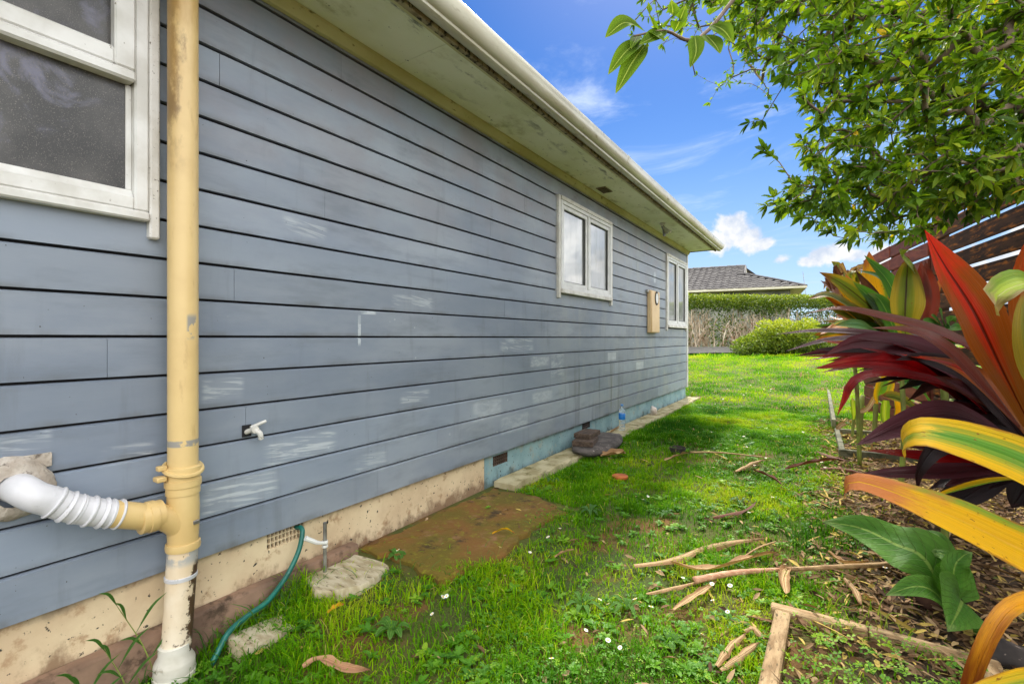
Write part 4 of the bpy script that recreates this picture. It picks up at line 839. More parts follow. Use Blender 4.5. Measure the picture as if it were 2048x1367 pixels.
# ------------------------------------------------------------------ slatted fence on the right
Fa, Fb = P(2048, 500, 3.4), P(1868, 500, 4.86); fd = Vector((Fb.x - Fa.x, Fb.y - Fa.y, 0)).normalized(); fnorm = Vector((-fd.y, fd.x, 0))
if fnorm.dot(CAM - Fa) < 0: fnorm = -fnorm
Fa.z = Fb.z = 0; FT = 2.58; ang = math.atan2(fd.y, fd.x)
def slat_mesh(L, h):
    mb = MB(); mb.box(0, L, -.011, .011, 0, h, .003); me = bpy.data.meshes.new('slat'); me.from_pydata(mb.v, [], mb.f); return me
def fence_run(root, p0, bays, L, m, top, nslat, first_post=True):
    me = slat_mesh(L - .004, .142); me.materials.append(MATS[m]); pm = None
    for b_ in range(bays):
        q = p0 + fd * (b_ * L)
        for k in range(nslat):
            o = bpy.data.objects.new('slat', me); z = top - .145 - k * .170
            if z < gz(q.x, q.y) - .05: continue
            link(o, root); o.location = (q.x + random.uniform(-.003, .003) - fnorm.x * .001, q.y, z + random.uniform(-.005, .005)); o.rotation_euler = (random.uniform(-.02, .02), random.uniform(-.003, .003), ang)
    for b_ in range(bays + 1):
        q = p0 + fd * (b_ * L) - fnorm * .062
        mb = MB(); mb.box(-.048, .048, -.045, .045, gz(q.x, q.y) - .1, top - .005, .005); r3 = Matrix.Rotation(ang, 3, 'Z'); mb.v = [tuple(r3 @ Vector(v) + Vector((q.x, q.y, 0))) for v in mb.v]
        mb.build('post', m, root)
fn = thing('slat_fence', 'dark brown horizontal slat fence with stained boards and open gaps', 'fence', (Fa + Fb) / 2)
fence_run(fn, Fb - fd * 5.4, 3, 1.8, 'fence_wood', FT, 14)
fn2 = thing('slat_fence', 'slat fence coloured reddish brown as if sunlit, continuing beyond the dark fence behind the yellow plants', 'fence', Fb + fd * 1.5)
fence_run(fn2, Fb + fd * .14, 2, 1.25, 'fence_wood_sunlit', FT - .12, 13)

# ------------------------------------------------------------------ timber garden edging and planter
ge = thing('garden_edging', 'weathered timber edging boards framing the clover bed at the lower right', 'garden edging', (1.97, 2.33, .05))
gpk = lambda x0, x1, y0, y1, z0, z1, ang, m, b=.006: plank(x0, x1, y0, y1, z0, z1, ang, m, b)
gpk(1.955, 2.012, 1.35, 2.315, .02, .160, R(-1.0), '').build('edging_board', 'edging_wood', ge)
gpk(1.945, 2.28, 2.322, 2.372, .03, .162, R(2), '').build('edging_board', 'edging_wood_side', ge)
gpk(2.285, 2.66, 2.335, 2.385, .04, .158, R(-2.6), '').build('edging_board', 'edging_wood_side', ge)
gpk(2.60, 2.655, 1.5, 2.32, .03, .168, R(2), '').build('edging_board', 'edging_wood', ge)
pl = thing('planter_box', 'low greenish timber planter frame holding the canes and dry soil', 'planter', (2.65, 6.2, .1))
gpk(2.245, 2.29, 5.64, 6.86, .06, .235, R(1), '', .004).build('side_board', 'planter_wood', pl)
gpk(2.25, 3.25, 5.595, 5.635, .06, .235, R(2), '', .004).build('front_board', 'planter_wood', pl)
gpk(2.25, 3.25, 6.87, 6.91, .06, .23, R(1), '', .004).build('back_board', 'planter_wood', pl)
p2 = thing('garden_edging', 'long grey timber edging plank running away beyond the planter box', 'garden edging', (2.2, 8.5, .2))
gpk(2.19, 2.235, 7.1, 11.2, .10, .30, R(.5), '', .004).build('edging_board', 'planter_wood', p2)
for px, py, Z, rx, ry, rz, m, lab, sd_ in [(1878, 1165, 2.15, .105, .085, .075, 'brown_stone', 'rounded reddish brown stone behind the edging under the broad green leaves', 1), (2010, 1275, 1.75, .085, .06, .05, 'dark_stone', 'dark flat stone behind the right end of the edging', 2)]:
    q = P(px, py, Z); tag(blob('stone', (q.x, q.y, gz(q.x, q.y) + rz * .5), rx, ry, rz, m, sd_, 0, .4, .2), lab, 'stone')

# ------------------------------------------------------------------ big leaved garden plants
CAMUP = (-FWD * .8 + UP * .75).normalized()
def cordyline(name, label, base, stem_to, cat='plant'):
    g = Vector((stem_to[0], stem_to[1], gz(*stem_to[:2]) - .03)); t = thing(name, label, cat, g)
    mb = MB(); c = spline([g, g.lerp(base, .5) + Vector((.02, -.02, 0)), base], 10); mb.tube(c, [.017 - .004 * i / 10 + .002 * (i % 2) for i in range(11)], 9); mb.build('stem', 'cane', t, smooth='all'); return t
def lf(t, pts, w, m, up=None, **kw):
    pts = [P(*p) if isinstance(p, tuple) and len(p) == 3 and abs(p[0]) > 30 else Vector(p) for p in pts]
    ribbon('leaf', pts, w, m, t, up=up or CAMUP, seed=random.randint(0, 9999), **kw)
# A: yellow plant beside the camera
bA = P(2380, 1150, 1.0); A_ = cordyline('cordyline', 'broad leaved plant with big yellow and green striped leaves nearest the camera', bA, (bA.x, bA.y))
upA = (-FWD * .95 + UP * .5).normalized()
lf(A_, [(2400, 1262, 1.0), (2220, 1180, .95), (2048, 1100, .90), (1930, 1042, .875), (1830, 1000, .866), (1760, 974, .866), (1712, 962, .872), (1692, 970, .884), (1690, 988, .90)], .104, 'leaf_yellow', up=(-FWD * .85 + UP * .5 + RIGHT * .05).normalized(), n=52, mm=8, prof=lambda s: min(1, .6 + s) * (1 - .80 * max(0, (s - .50) / .50) ** 1.35), fold=.10, wave=.05, fixside=True)
lf(A_, [(2400, 1130, 1.05), (2220, 1018, 1.0), (2060, 932, .97), (1960, 892, .955), (1890, 872, .95), (1846, 864, .955), (1818, 870, .975), (1806, 886, 1.0), (1812, 904, 1.02)], .118, 'leaf_yellow_green', up=(-FWD * .85 + UP * .5).normalized(), n=52, mm=8, prof=lambda s: min(1, .6 + s) * (1 - .74 * max(0, (s - .58) / .42) ** 1.3), fold=.12, wave=.04, fixside=True)
lf(A_, [(2400, 1205, .98), (2200, 1180, .90), (2090, 1192, .85), (2030, 1212, .82), (1996, 1248, .81), (1968, 1305, .81), (1946, 1370, .82), (1932, 1470, .83)], .062, 'leaf_burnt', up=(-FWD + UP * .35 - RIGHT * .45).normalized(), n=36, mm=6, prof=lambda s: 1 - .55 * min(1, max(0, (s - .22) / .25)) ** 1.2, fold=.5, twist=1.0)
lf(A_, [(2400, 1300, .95), (2180, 1372, .80), (2050, 1400, .75), (1930, 1428, .73), (1850, 1490, .73)], .085, 'leaf_yellow_green', up=upA, n=24, mm=6, prof=prof_wide, fold=.15)
for a in (.2, 1.4, 2.3, -.7): lf(A_, [bA, bA + Vector((math.cos(a) * .25, math.sin(a) * .25, .12)), bA + Vector((math.cos(a) * .55, math.sin(a) * .55, -.02))], .10, 'leaf_yellow_green', up=(0, 0, 1))
# D: orange upright leaves and the lime curled leaf
bD = P(2085, 905, 1.45); D_ = cordyline('cordyline', 'plant with upright glowing orange red leaves in front of the dark fence', bD, (bD.x, bD.y + .02))
lf(D_, [(2075, 880, 1.45), (2005, 740, 1.40), (1945, 620, 1.36), (1888, 530, 1.34), (1849, 459, 1.33)], .185, 'leaf_orange', up=(-FWD + RIGHT * .12 + UP * .2).normalized(), n=30, mm=8, fold=.16, wave=.04, prof=lambda s: max(.0, min(1, .22 + 1.3 * s)) * (1 - max(0, (s - .55) / .45) ** 1.7))
lf(D_, [(2110, 860, 1.5), (2085, 720, 1.5), (2060, 590, 1.48), (2070, 500, 1.46), (2095, 440, 1.46)], .17, 'leaf_orange', up=(-FWD - RIGHT * .1 + UP * .1).normalized(), n=26, mm=8, fold=.16)
lf(D_, [(2150, 800, 1.25), (2120, 640, 1.15), (2070, 572, 1.1), (2020, 576, 1.08), (1990, 600, 1.08), (1993, 630, 1.09)], .075, 'leaf_lime', up=(-FWD * .55 + UP * .9).normalized(), n=24, mm=6, prof=lambda s: min(1, .6 + s) * (1 - max(0, (s - .8) / .2) ** 2 * .8), fold=.35, curl=-.2)
lf(D_, [(2120, 850, 1.35), (2100, 760, 1.3), (2075, 680, 1.28), (2062, 600, 1.28), (2075, 560, 1.28)], .15, 'leaf_olive', up=(-FWD - RIGHT * .2).normalized(), fold=.2)
lf(D_, [(2080, 900, 1.5), (1980, 790, 1.52), (1900, 705, 1.56), (1830, 663, 1.62), (1740, 655, 1.72)], .085, 'leaf_bronze', up=(-FWD * .6 + UP * .8).normalized(), fold=.2)
lf(D_, [(2090, 880, 1.55), (2000, 740, 1.65), (1890, 672, 1.75), (1780, 640, 1.85), (1680, 618, 1.95), (1608, 628, 2.05)], .085, 'leaf_bronze', up=(-FWD * .5 + UP * .85).normalized(), fold=.3, n=26)
for a in (0.1, 1.0, 2.2, -.5, -1.3): lf(D_, [bD, bD + Vector((math.cos(a) * .22, math.sin(a) * .22, .22)), bD + Vector((math.cos(a) * .5, math.sin(a) * .5, .28))], .11, 'leaf_orange' if a > 0 else 'leaf_olive', up=(-math.cos(a), -math.sin(a), 1))
# B: dark purple plant, leaves streaming to the left
bB = P(2080, 935, 1.95); B_ = cordyline('cordyline', 'dark purple and crimson plant with long leaves streaming over the bed', bB, (bB.x, bB.y))
uB = (-FWD * .5 + UP * .9).normalized(); uL = (-FWD * .9 + UP * .3).normalized()
for pts, w, m, u in [
    ([(2070, 900, 1.95), (1980, 800, 2.0), (1880, 715, 2.1), (1760, 672, 2.2), (1640, 662, 2.32), (1552, 668, 2.4)], .085, 'leaf_purple', uB),
    ([(2070, 905, 1.9), (1990, 800, 1.92), (1890, 722, 1.96), (1790, 688, 2.02), (1710, 684, 2.1), (1650, 710, 2.15)], .12, 'leaf_purple', uL),
    ([(2060, 910, 2.0), (1900, 740, 2.15), (1760, 684, 2.3), (1660, 680, 2.42), (1570, 702, 2.5)], .085, 'leaf_purple', uB),
    ([(2060, 910, 2.05), (1900, 750, 2.2), (1780, 710, 2.3), (1680, 700, 2.4), (1588, 712, 2.5)], .07, 'leaf_purple', uL),
    ([(2060, 915, 1.98), (1930, 790, 2.0), (1830, 735, 2.0), (1730, 722, 2.02), (1628, 737, 2.05)], .098, 'leaf_red', uL),
    ([(2060, 920, 1.92), (1930, 790, 1.9), (1820, 752, 1.9), (1745, 748, 1.92), (1705, 765, 1.94), (1688, 800, 1.96), (1674, 832, 1.97)], .072, 'leaf_red', uB),
    ([(2065, 925, 1.85), (1990, 865, 1.8), (1900, 832, 1.75), (1810, 850, 1.72), (1712, 890, 1.72)], .125, 'leaf_purple', (-FWD * .75 + UP * .7).normalized()),
    ([(2060, 935, 1.9), (1960, 925, 1.85), (1860, 915, 1.85), (1780, 905, 1.88), (1728, 900, 1.9)], .075, 'leaf_red', uB),
    ([(2060, 935, 1.9), (1950, 940, 1.8), (1850, 946, 1.75), (1760, 948, 1.75), (1690, 958, 1.78)], .08, 'leaf_purple', uB),
    ([(2060, 925, 1.9), (1960, 880, 1.75), (1880, 890, 1.7), (1840, 940, 1.7), (1835, 985, 1.72)], .09, 'leaf_black', uL),
    ([(2070, 910, 1.9), (2000, 820, 1.85), (1930, 745, 1.85), (1840, 715, 1.88), (1790, 720, 1.9)], .10, 'leaf_black', uL)]:
    lf(B_, pts, w, m, up=u, fold=.22, wave=.02, n=24)
rb = random.Random(12)
for i in range(34):
    tx = rb.uniform(1600, 1830); ty = 690 + rb.uniform(-40, 60) + (tx - 1600) * rb.uniform(.0, .45); Z = rb.uniform(2.0, 2.7)
    lf(B_, [(2075, 920, 1.98), (1985 + rb.uniform(-20, 20), 815 + rb.uniform(-25, 30), 2.0), ((1940 + tx) / 2, (800 + ty) / 2 - rb.uniform(18, 50), (2.0 + Z) / 2), (tx, ty, Z)], rb.uniform(.055, .095), rb.choice(['leaf_black', 'leaf_purple', 'leaf_purple', 'leaf_black', 'leaf_red', 'leaf_bronze']), up=rb.choice([uB, uL, uB]), n=18, mm=6, fold=rb.uniform(.1, .5), wave=.03)
for i in range(36):
    tx, ty = rb.uniform(1790, 2040), rb.uniform(735, 900); Z = rb.uniform(1.75, 2.5)
    lf(B_, [(2075, 925, 1.98), ((2075 + tx) / 2 + 20, (925 + ty) / 2 - 28, (1.98 + Z) / 2), (tx, ty, Z)], rb.uniform(.05, .10), rb.choice(['leaf_black', 'leaf_black', 'leaf_purple', 'leaf_bronze']), up=rb.choice([uB, uL]), n=14, mm=4, prof=prof_lance)
for i in range(12):
    tx, ty = rb.uniform(1850, 2040), rb.uniform(930, 1030); Z = rb.uniform(1.8, 2.3)
    lf(B_, [(2075, 935, 1.98), ((2075 + tx) / 2 + 10, (935 + ty) / 2 - 20, (1.98 + Z) / 2), (tx, ty, Z)], rb.uniform(.06, .10), rb.choice(['leaf_black', 'leaf_purple', 'leaf_black']), up=rb.choice([uB, uL]), n=14, mm=4)
for i in range(10):
    a = rb.uniform(-1.6, 1.9); lf(B_, [bB, bB + Vector((math.cos(a) * .3, math.sin(a) * .3, .2)), bB + Vector((math.cos(a) * .7, math.sin(a) * .7, .1))], .09, 'leaf_purple', up=(0, 0, 1), n=14, mm=4)
# C: yellow and green plant by the fence
bC = P(1800, 700, 3.5); C_ = cordyline('cordyline', 'yellow green plant with mottled leaves growing by the reddish fence', bC, (bC.x, bC.y))
uC = (-FWD * .9 + UP * .3).normalized()
for pts, w, m, u in [
    ([(1790, 690, 3.5), (1765, 640, 3.5), (1720, 595, 3.5), (1675, 562, 3.52), (1638, 544, 3.55)], .13, 'leaf_olive', uC),
    ([(1785, 690, 3.5), (1750, 640, 3.45), (1700, 612, 3.4), (1655, 590, 3.4), (1616, 598, 3.4)], .115, 'leaf_olive', (-FWD * .6 + UP * .8).normalized()),
    ([(1770, 690, 3.7), (1755, 620, 3.7), (1742, 560, 3.72), (1738, 502, 3.75)], .16, 'leaf_yellow', uC),
    ([(1765, 690, 3.8), (1735, 630, 3.8), (1715, 590, 3.8), (1690, 548, 3.85)], .12, 'leaf_yellow', uC),
    ([(1755, 680, 3.6), (1720, 640, 3.55), (1680, 612, 3.5), (1648, 580, 3.5)], .08, 'leaf_yellow', uC),
    ([(1815, 690, 3.4), (1800, 620, 3.35), (1775, 560, 3.35), (1728, 510, 3.4)], .10, 'leaf_green', uC),
    ([(1815, 680, 3.4), (1795, 600, 3.4), (1760, 555, 3.45), (1712, 540, 3.5)], .08, 'leaf_green', (-FWD * .6 + UP * .8).normalized()),
    ([(1800, 700, 3.2), (1785, 650, 3.15), (1760, 600, 3.15), (1735, 585, 3.2)], .10, 'leaf_green', uC),
    ([(1812, 710, 3.0), (1810, 640, 2.95), (1812, 580, 2.95), (1816, 512, 3.0)], .16, 'leaf_olive', uC),
    ([(1830, 700, 3.1), (1838, 640, 3.1), (1842, 580, 3.1), (1842, 522, 3.12)], .10, 'leaf_bronze', uC),
    ([(1835, 700, 3.3), (1850, 640, 3.3), (1858, 580, 3.3), (1850, 520, 3.3)], .11, 'leaf_bronze', uC),
    ([(1800, 690, 3.3), (1740, 660, 3.1), (1690, 650, 3.0), (1640, 668, 2.95)], .10, 'leaf_yellow', (-FWD * .5 + UP * .9).normalized()),
    ([(1800, 690, 3.0), (1760, 668, 2.8), (1720, 652, 2.7), (1670, 650, 2.65)], .12, 'leaf_green', (-FWD * .6 + UP * .8).normalized()),
    ([(1840, 600, 3.3), (1830, 545, 3.0), (1800, 505, 2.8), (1850, 500, 2.6)], .05, 'leaf_lime', uC)]:
    lf(C_, pts, w * 1.3, m, up=u, fold=.18, n=20, prof=prof_lance, wave=.03)
for i in range(54):
    tx, ty = rb.uniform(1625, 1885), rb.uniform(540, 690); Z = rb.uniform(3.4, 4.3)
    lf(C_, [(1795, 705, 3.6), ((1795 + tx) / 2 + rb.uniform(-10, 10), (705 + ty) / 2 - 15, (3.6 + Z) / 2), (tx, ty, Z)], rb.uniform(.07, .15), rb.choice(['leaf_olive', 'leaf_burnt', 'leaf_yellow', 'leaf_green', 'leaf_bronze', 'leaf_olive', 'leaf_dry_brown']), up=uC, n=12, mm=4)
dry = cordyline('dry_plant', 'withered brown curled leaves at the top of the yellow plant', P(1695, 600, 4.3), P(1720, 700, 4.3)[:2])
for i in range(34):
    x0, y0_ = rb.uniform(1660, 1735), rb.uniform(540, 600); Z = rb.uniform(4.0, 4.5); a = rb.uniform(0, 6.28); r_ = rb.uniform(12, 26)
    lf(dry, [(1700, 610, 4.25), (x0, y0_, Z), (x0 + r_ * math.cos(a), y0_ - abs(r_ * math.sin(a)), Z), (x0 + r_ * 1.3 * math.cos(a + .9), y0_ + 6 - r_ * .5 * math.sin(a + .9), Z)], rb.uniform(.04, .08), rb.choice(['leaf_dry_brown', 'leaf_dry_brown', 'leaf_dry', 'leaf_olive']), up=uC, n=12, mm=4, wave=.25, twist=rb.uniform(-2, 2))
# young canes inside the planter
cn = thing('young_cordyline', 'young green canes with folded leaves standing in the planter box', 'plant', P(1748, 872, 5.6))
def gp_(px, py, Z): return P(px, py, Z)
for px, y0_, y1_, Z, r_ in [(1750, 876, 785, 5.3, .022), (1722, 875, 790, 5.4, .020), (1706, 868, 812, 5.5, .014), (1795, 850, 770, 5.9, .02)]:
    mb = MB(); a_, b_ = P(px - 2, y0_, Z), P(px + 3, y1_, Z); a_.z = gz(a_.x, a_.y) - .02; mb.tube(spline([a_, a_.lerp(b_, .5), b_], 8), [r_ * (1 + .12 * (i % 2)) for i in range(9)], 9); mb.build('cane', 'cane', cn, smooth='all')
for pts, w, m, u in [([(1708, 838, 5.45), (1706, 815, 5.4), (1704, 795, 5.4)], .07, 'leaf_lime', uC), ([(1752, 795, 5.2), (1762, 785, 5.1), (1768, 762, 5.1), (1762, 750, 5.1)], .19, 'leaf_yellow_green', uC),
                     ([(1868, 830, 4.6), (1845, 785, 4.5), (1810, 765, 4.5), (1770, 756, 4.5)], .15, 'leaf_green', (-FWD * .6 + UP * .8).normalized()), ([(1845, 835, 4.5), (1818, 808, 4.4), (1790, 795, 4.4), (1762, 792, 4.4)], .13, 'leaf_olive', (-FWD * .7 + UP * .7).normalized()),
                     ([(1750, 790, 5.2), (1735, 815, 5.1), (1715, 825, 5.0)], .05, 'leaf_dry', uC), ([(1770, 800, 5.3), (1768, 830, 5.3), (1772, 850, 5.3)], .10, 'leaf_lime', uC), ([(1790, 790, 5.5), (1795, 820, 5.5), (1790, 845, 5.5)], .08, 'leaf_yellow', uC),
                     ([(1690, 845, 4.95), (1680, 850, 4.9), (1672, 858, 4.85)], .05, 'leaf_dry', uC)]:
    lf(cn, pts, w, m, up=u, prof=prof_wide, fold=.3)
# small glossy seedling between the orange and yellow leaves
sd2 = cordyline('seedling', 'small bright green seedling with rounded leaves in front of the fence', P(1880, 660, 2.4), P(1885, 800, 2.4)[:2])
for (bx, by), (tx, ty), w in [((1885, 655), (1862, 630), .055), ((1885, 655), (1845, 640), .05), ((1888, 652), (1878, 615), .055), ((1890, 655), (1912, 632), .05), ((1890, 660), (1930, 655), .05), ((1888, 665), (1925, 690), .06), ((1885, 665), (1858, 664), .045), ((1888, 668), (1905, 700), .05)]:
    lf(sd2, [(bx, by, 2.4), ((bx + tx) / 2, (by + ty) / 2 - 3, 2.36), (tx, ty, 2.34)], w * 1.15, 'leaf_dock', up=(-FWD * .8 + UP * .6).normalized(), prof=lambda s: math.sin(math.pi * min(1, s * .94 + .06)) ** .7 if s < .999 else 0, n=10, mm=4, fold=.15)
# dock: broad wrinkled green leaves
dk = thing('dock_plant', 'broad leaved dock with large wrinkled green leaves beside the mulch', 'plant', P(1915, 1215, 2.0))
dq = P(1905, 1200, 2.05); dq.z = gz(dq.x, dq.y)
hp_ = lambda s: max(0, min(1, .10 + 5.2 * max(0, s - .16)) * (1 - max(0, (s - .30) / .70) ** 1.5))
for pts, w, u in [([dq, (1850, 1120, 2.15), (1790, 1088, 2.25), (1720, 1055, 2.35), (1645, 1042, 2.42)], .29, (-FWD * .85 + UP * .7)), ([dq, (1905, 1150, 2.1), (1900, 1118, 2.12), (1880, 1105, 2.15), (1858, 1108, 2.18)], .20, (-FWD * .8 + UP * .7)),
                  ([dq, (1908, 1140, 2.05), (1925, 1112, 2.05), (1945, 1103, 2.08)], .14, (-FWD * .5 + UP * .9)), ([dq, (1870, 1185, 1.98), (1830, 1172, 1.98), (1770, 1190, 2.0)], .16, (-FWD * .6 + UP * .8)),
                  ([dq, (1925, 1200, 1.93), (1915, 1225, 1.85), (1895, 1262, 1.78)], .24, (-FWD * .8 + UP * .7)), ([dq, (1885, 1085, 2.3), (1850, 1062, 2.4), (1815, 1058, 2.5)], .12, (-FWD * .5 + UP * .9))]:
    lf(dk, pts, w, 'leaf_dock', up=u.normalized(), prof=hp_, n=28, mm=8, fold=.10, wave=.07)
# ------------------------------------------------------------------ overhanging tree
def in_poly(x, y, poly):
    c = False; j = len(poly) - 1
    for i in range(len(poly)):
        (xi, yi), (xj, yj) = poly[i], poly[j]
        if (yi > y) != (yj > y) and x < (xj - xi) * (y - yi) / (yj - yi) + xi: c = not c
        j = i
    return c
tb = Vector((3.95, 3.55, gz(3.95, 3.55) - .05)); fork = Vector((3.85, 3.5, 2.35))
tree = thing('tree', 'leafy evergreen tree leaning over the fence with fine twigs and glossy leaves', 'tree', tb)
rt = random.Random(21)
POLY = [(1300, -260), (1345, -20), (1400, 20), (1440, 60), (1520, 130), (1600, 175), (1625, 240), (1590, 285), (1600, 330), (1570, 372), (1545, 405), (1580, 432), (1640, 448), (1690, 474), (1740, 490), (1800, 492), (1850, 476), (1900, 420), (1960, 362), (2048, 335), (2450, 260), (2500, -260)]
targets = []
while len(targets) < 1550:
    x, y = rt.uniform(1300, 2480), rt.uniform(-260, 485)
    if not in_poly(x, y, POLY): continue
    if x > 2080 and rt.random() < .60 or y < -20 and rt.random() < .55: continue
    Z = rt.uniform(1.9, 3.7) if x > 1560 else rt.uniform(2.4, 3.9)
    targets.append((P(x, y, Z), 1.0))
for _ in range(60):                                    # fine far sprays on the upper left
    x, y = rt.uniform(1335, 1560), rt.uniform(10, 215)
    if y > 60 + (x - 1335) * .75: continue
    targets.append((P(x, y, rt.uniform(4.2, 5.2)), .85))
for _ in range(70): x = rt.uniform(1850, 2080); targets.append((P(x, rt.uniform(300, 470 - (x - 1850) * .42), rt.uniform(1.9, 2.7)), 1.0))
for _ in range(26): targets.append((P(rt.uniform(1265, 1420), rt.uniform(-30, 95), rt.uniform(2.6, 3.6)), .9))
for x, y, Z in [(1545, 312, 2.3), (1530, 300, 2.3), (1548, 395, 2.2), (1535, 412, 2.2), (1562, 418, 2.2), (1525, 240, 2.6), (1500, 245, 2.6), (1700, 478, 2.2), (1660, 462, 2.2), (1630, 440, 2.1), (1420, 205, 4.6), (1455, 165, 4.6), (1395, 150, 4.6)]: targets.append((P(x, y, Z), 1.0))
targets.sort(key=lambda t_: (t_[0] - fork).length)
nodes = [fork]; par = [-1]
def grow(path_, parent):
    for p in path_: nodes.append(p); par.append(parent); parent = len(nodes) - 1
    return parent
mainb = []
for pts in ([fork, P(2060, 100, 2.75), P(1900, 82, 2.75), P(1760, 92, 2.8), P(1640, 100, 2.9), P(1500, 40, 3.1)], [fork, P(2060, 60, 3.3), P(1880, -40, 3.5), P(1650, -120, 3.7)], [fork, P(2090, 150, 2.3), P(1900, 195, 2.4), P(1760, 240, 2.5), P(1690, 350, 2.5)], [fork, P(2150, 120, 2.5), P(2050, 190, 2.2), P(1900, 300, 2.1), P(1760, 410, 2.1)],
            [fork, P(2120, 60, 2.2), P(1980, -60, 2.0), P(1780, -120, 1.9), P(1560, -130, 1.8)], [fork, P(2200, 20, 3.2), P(2150, -120, 4.2), P(1700, -60, 4.7), P(1480, 60, 4.8)], [fork, Vector((4.1, 4.2, 3.2)), Vector((4.0, 5.0, 3.6))], [fork, Vector((4.3, 3.2, 3.2)), Vector((4.6, 2.6, 3.7))]):
    c = spline(pts, 16); grow(c[1:], 0)
NMAIN = len(nodes); tips = []
for p, k in targets:
    arr = np.array([n_[:] for n_ in nodes]); dd = arr - np.array(p[:]); dist = np.linalg.norm(dd, axis=1)
    # prefer joining a node that lies further back toward the fork, so twigs point outward
    back = np.linalg.norm(arr - np.array(fork[:]), axis=1) - (p - fork).length
    j = int(np.argmin(dist + np.where(back > -.02, .5, 0))); q = nodes[j]; L = (p - q).length; n = max(2, int(L / .09))
    side = Vector((rt.gauss(0, 1), rt.gauss(0, 1), rt.gauss(0, 1) + .6)) * (.10 * L)
    path_ = [q.lerp(p, i / n) + side * math.sin(math.pi * i / n) + Vector((rt.gauss(0, .006), rt.gauss(0, .006), rt.gauss(0, .006))) * (1 if i < n else 0) for i in range(1, n + 1)]
    grow(path_, j); tips.append((len(nodes) - 1, k))
cnt = [0] * len(nodes)
for t_, _ in tips:
    i = t_
    while i >= 0: cnt[i] += 1; i = par[i]
rad = [.0016 * (max(c, 1) ** .52) for c in cnt]
mb = MB(); mb.tube(spline([tb, tb.lerp(fork, .5) + Vector((.05, .03, 0)), fork, fork + Vector((-.02, 0, .12))], 14), [.085 - .02 * i / 14 for i in range(15)], 14); mb.build('trunk', 'bark', tree, smooth='all')
mbs = {}
kids = {}
for i in range(1, len(nodes)): kids.setdefault(par[i], []).append(i)
big = MB(); small = MB()
def chain(start):
    c = [start]
    while True:
        ks = kids.get(c[-1], [])
        if not ks: break
        c.append(max(ks, key=lambda k_: cnt[k_]))
    return c
starts = [(0, k_) for k_ in kids[0]]; seen = set()
while starts:
    p_, s_ = starts.pop(); c = [s_]
    while kids.get(c[-1]):
        ks = sorted(kids[c[-1]], key=lambda k_: -cnt[k_]); starts += [(c[-1], k_) for k_ in ks[1:]]; c.append(ks[0])
    pts = [nodes[p_]] + [nodes[i] for i in c]; rr_ = [min(rad[p_], rad[c[0]] * 1.15)] + [rad[i] for i in c]
    if p_ == 0:
        m1 = MB(); m1.tube(pts, [r_ * 1.0 + .003 for r_ in rr_], 9); m1.build('limb', 'bark', tree, smooth='all')
    else: small.tube(pts, [max(r_, .0014) for r_ in rr_], 4, cap=False)
small.build('twigs', 'bark', tree, smooth='all', normals=False)['kind'] = 'stuff'
Lp, Ld, Ln, Ll, Lw, Lt = [], [], [], [], [], []
def leaf_at(p, tdir, size, out, tint=None):
    side = Vector((rt.gauss(0, 1), rt.gauss(0, 1), rt.gauss(0, 1))); side = (side - tdir * side.dot(tdir)).normalized()
    d_ = tdir * rt.uniform(.25, .8) + side * out + Vector((0, 0, -.12)); nrm_ = Vector((rt.gauss(0, .7), rt.gauss(0, .55), 1)) + tdir * .2
    Lp.append(p[:]); Ld.append(d_[:]); Ln.append(nrm_[:]); Ll.append(size); Lw.append(size * rt.uniform(.30, .40)); v = rt.random()
    Lt.append(tint if tint is not None else (rt.uniform(.96, 1) if v > .985 else min(.9, max(0, rt.gauss(.48, .22)))))
for t_, k in tips:
    c = [t_]
    while len(c) < 7 and par[c[-1]] > 0: c.append(par[c[-1]])
    tdir = (nodes[c[0]] - nodes[c[min(2, len(c) - 1)]]).normalized(); base_t = rt.gauss(.48, .16)
    for q in range(rt.randint(6, 9)): leaf_at(nodes[c[0]], tdir, k * rt.uniform(.038, .074) * (.72 if k < 1 else 1), rt.uniform(.3, .9), min(.9, max(0, base_t + rt.gauss(0, .14))))
    for i in range(1, len(c)):
        for q in range(2): leaf_at(nodes[c[i]].lerp(nodes[c[i - 1]], rt.random()), tdir, k * rt.uniform(.036, .068) * (.72 if k < 1 else 1), rt.uniform(.5, 1.1), None if rt.random() < .3 else min(.9, max(0, base_t + rt.gauss(0, .15))))
# the leaves that show largest are parts of their own, the rest one mass
rank = []
for i, p in enumerate(Lp):
    x, y, Z = px_of(p)
    if 1200 < x < 2048 and -20 < y < 520: rank.append((Ll[i] / Z * (1.6 if x < 1640 or y > 400 else 1), i))
rank.sort(reverse=True); own = {i for _, i in rank[:285]}
protos = []
for k in range(10):
    v, ix, tot, tn = leaf_arrays([(0, 0, 0)], [(0, 1, 0)], [(0, 0, 1)], 1.0, .38, [k / 9 * .92 if k < 9 else .985])
    me = bpy.data.meshes.new('leaf'); fs = []; q = 0
    for n_ in tot: fs.append(tuple(int(a) for a in ix[q:q + n_])); q += n_
    me.from_pydata(v.tolist(), [], fs); me.polygons.foreach_set('use_smooth', [True] * len(fs)); a = me.attributes.new('tint', 'FLOAT', 'POINT'); a.data.foreach_set('value', tn.astype(np.float32)); me.materials.append(MATS['tree_leaf']); protos.append(me)
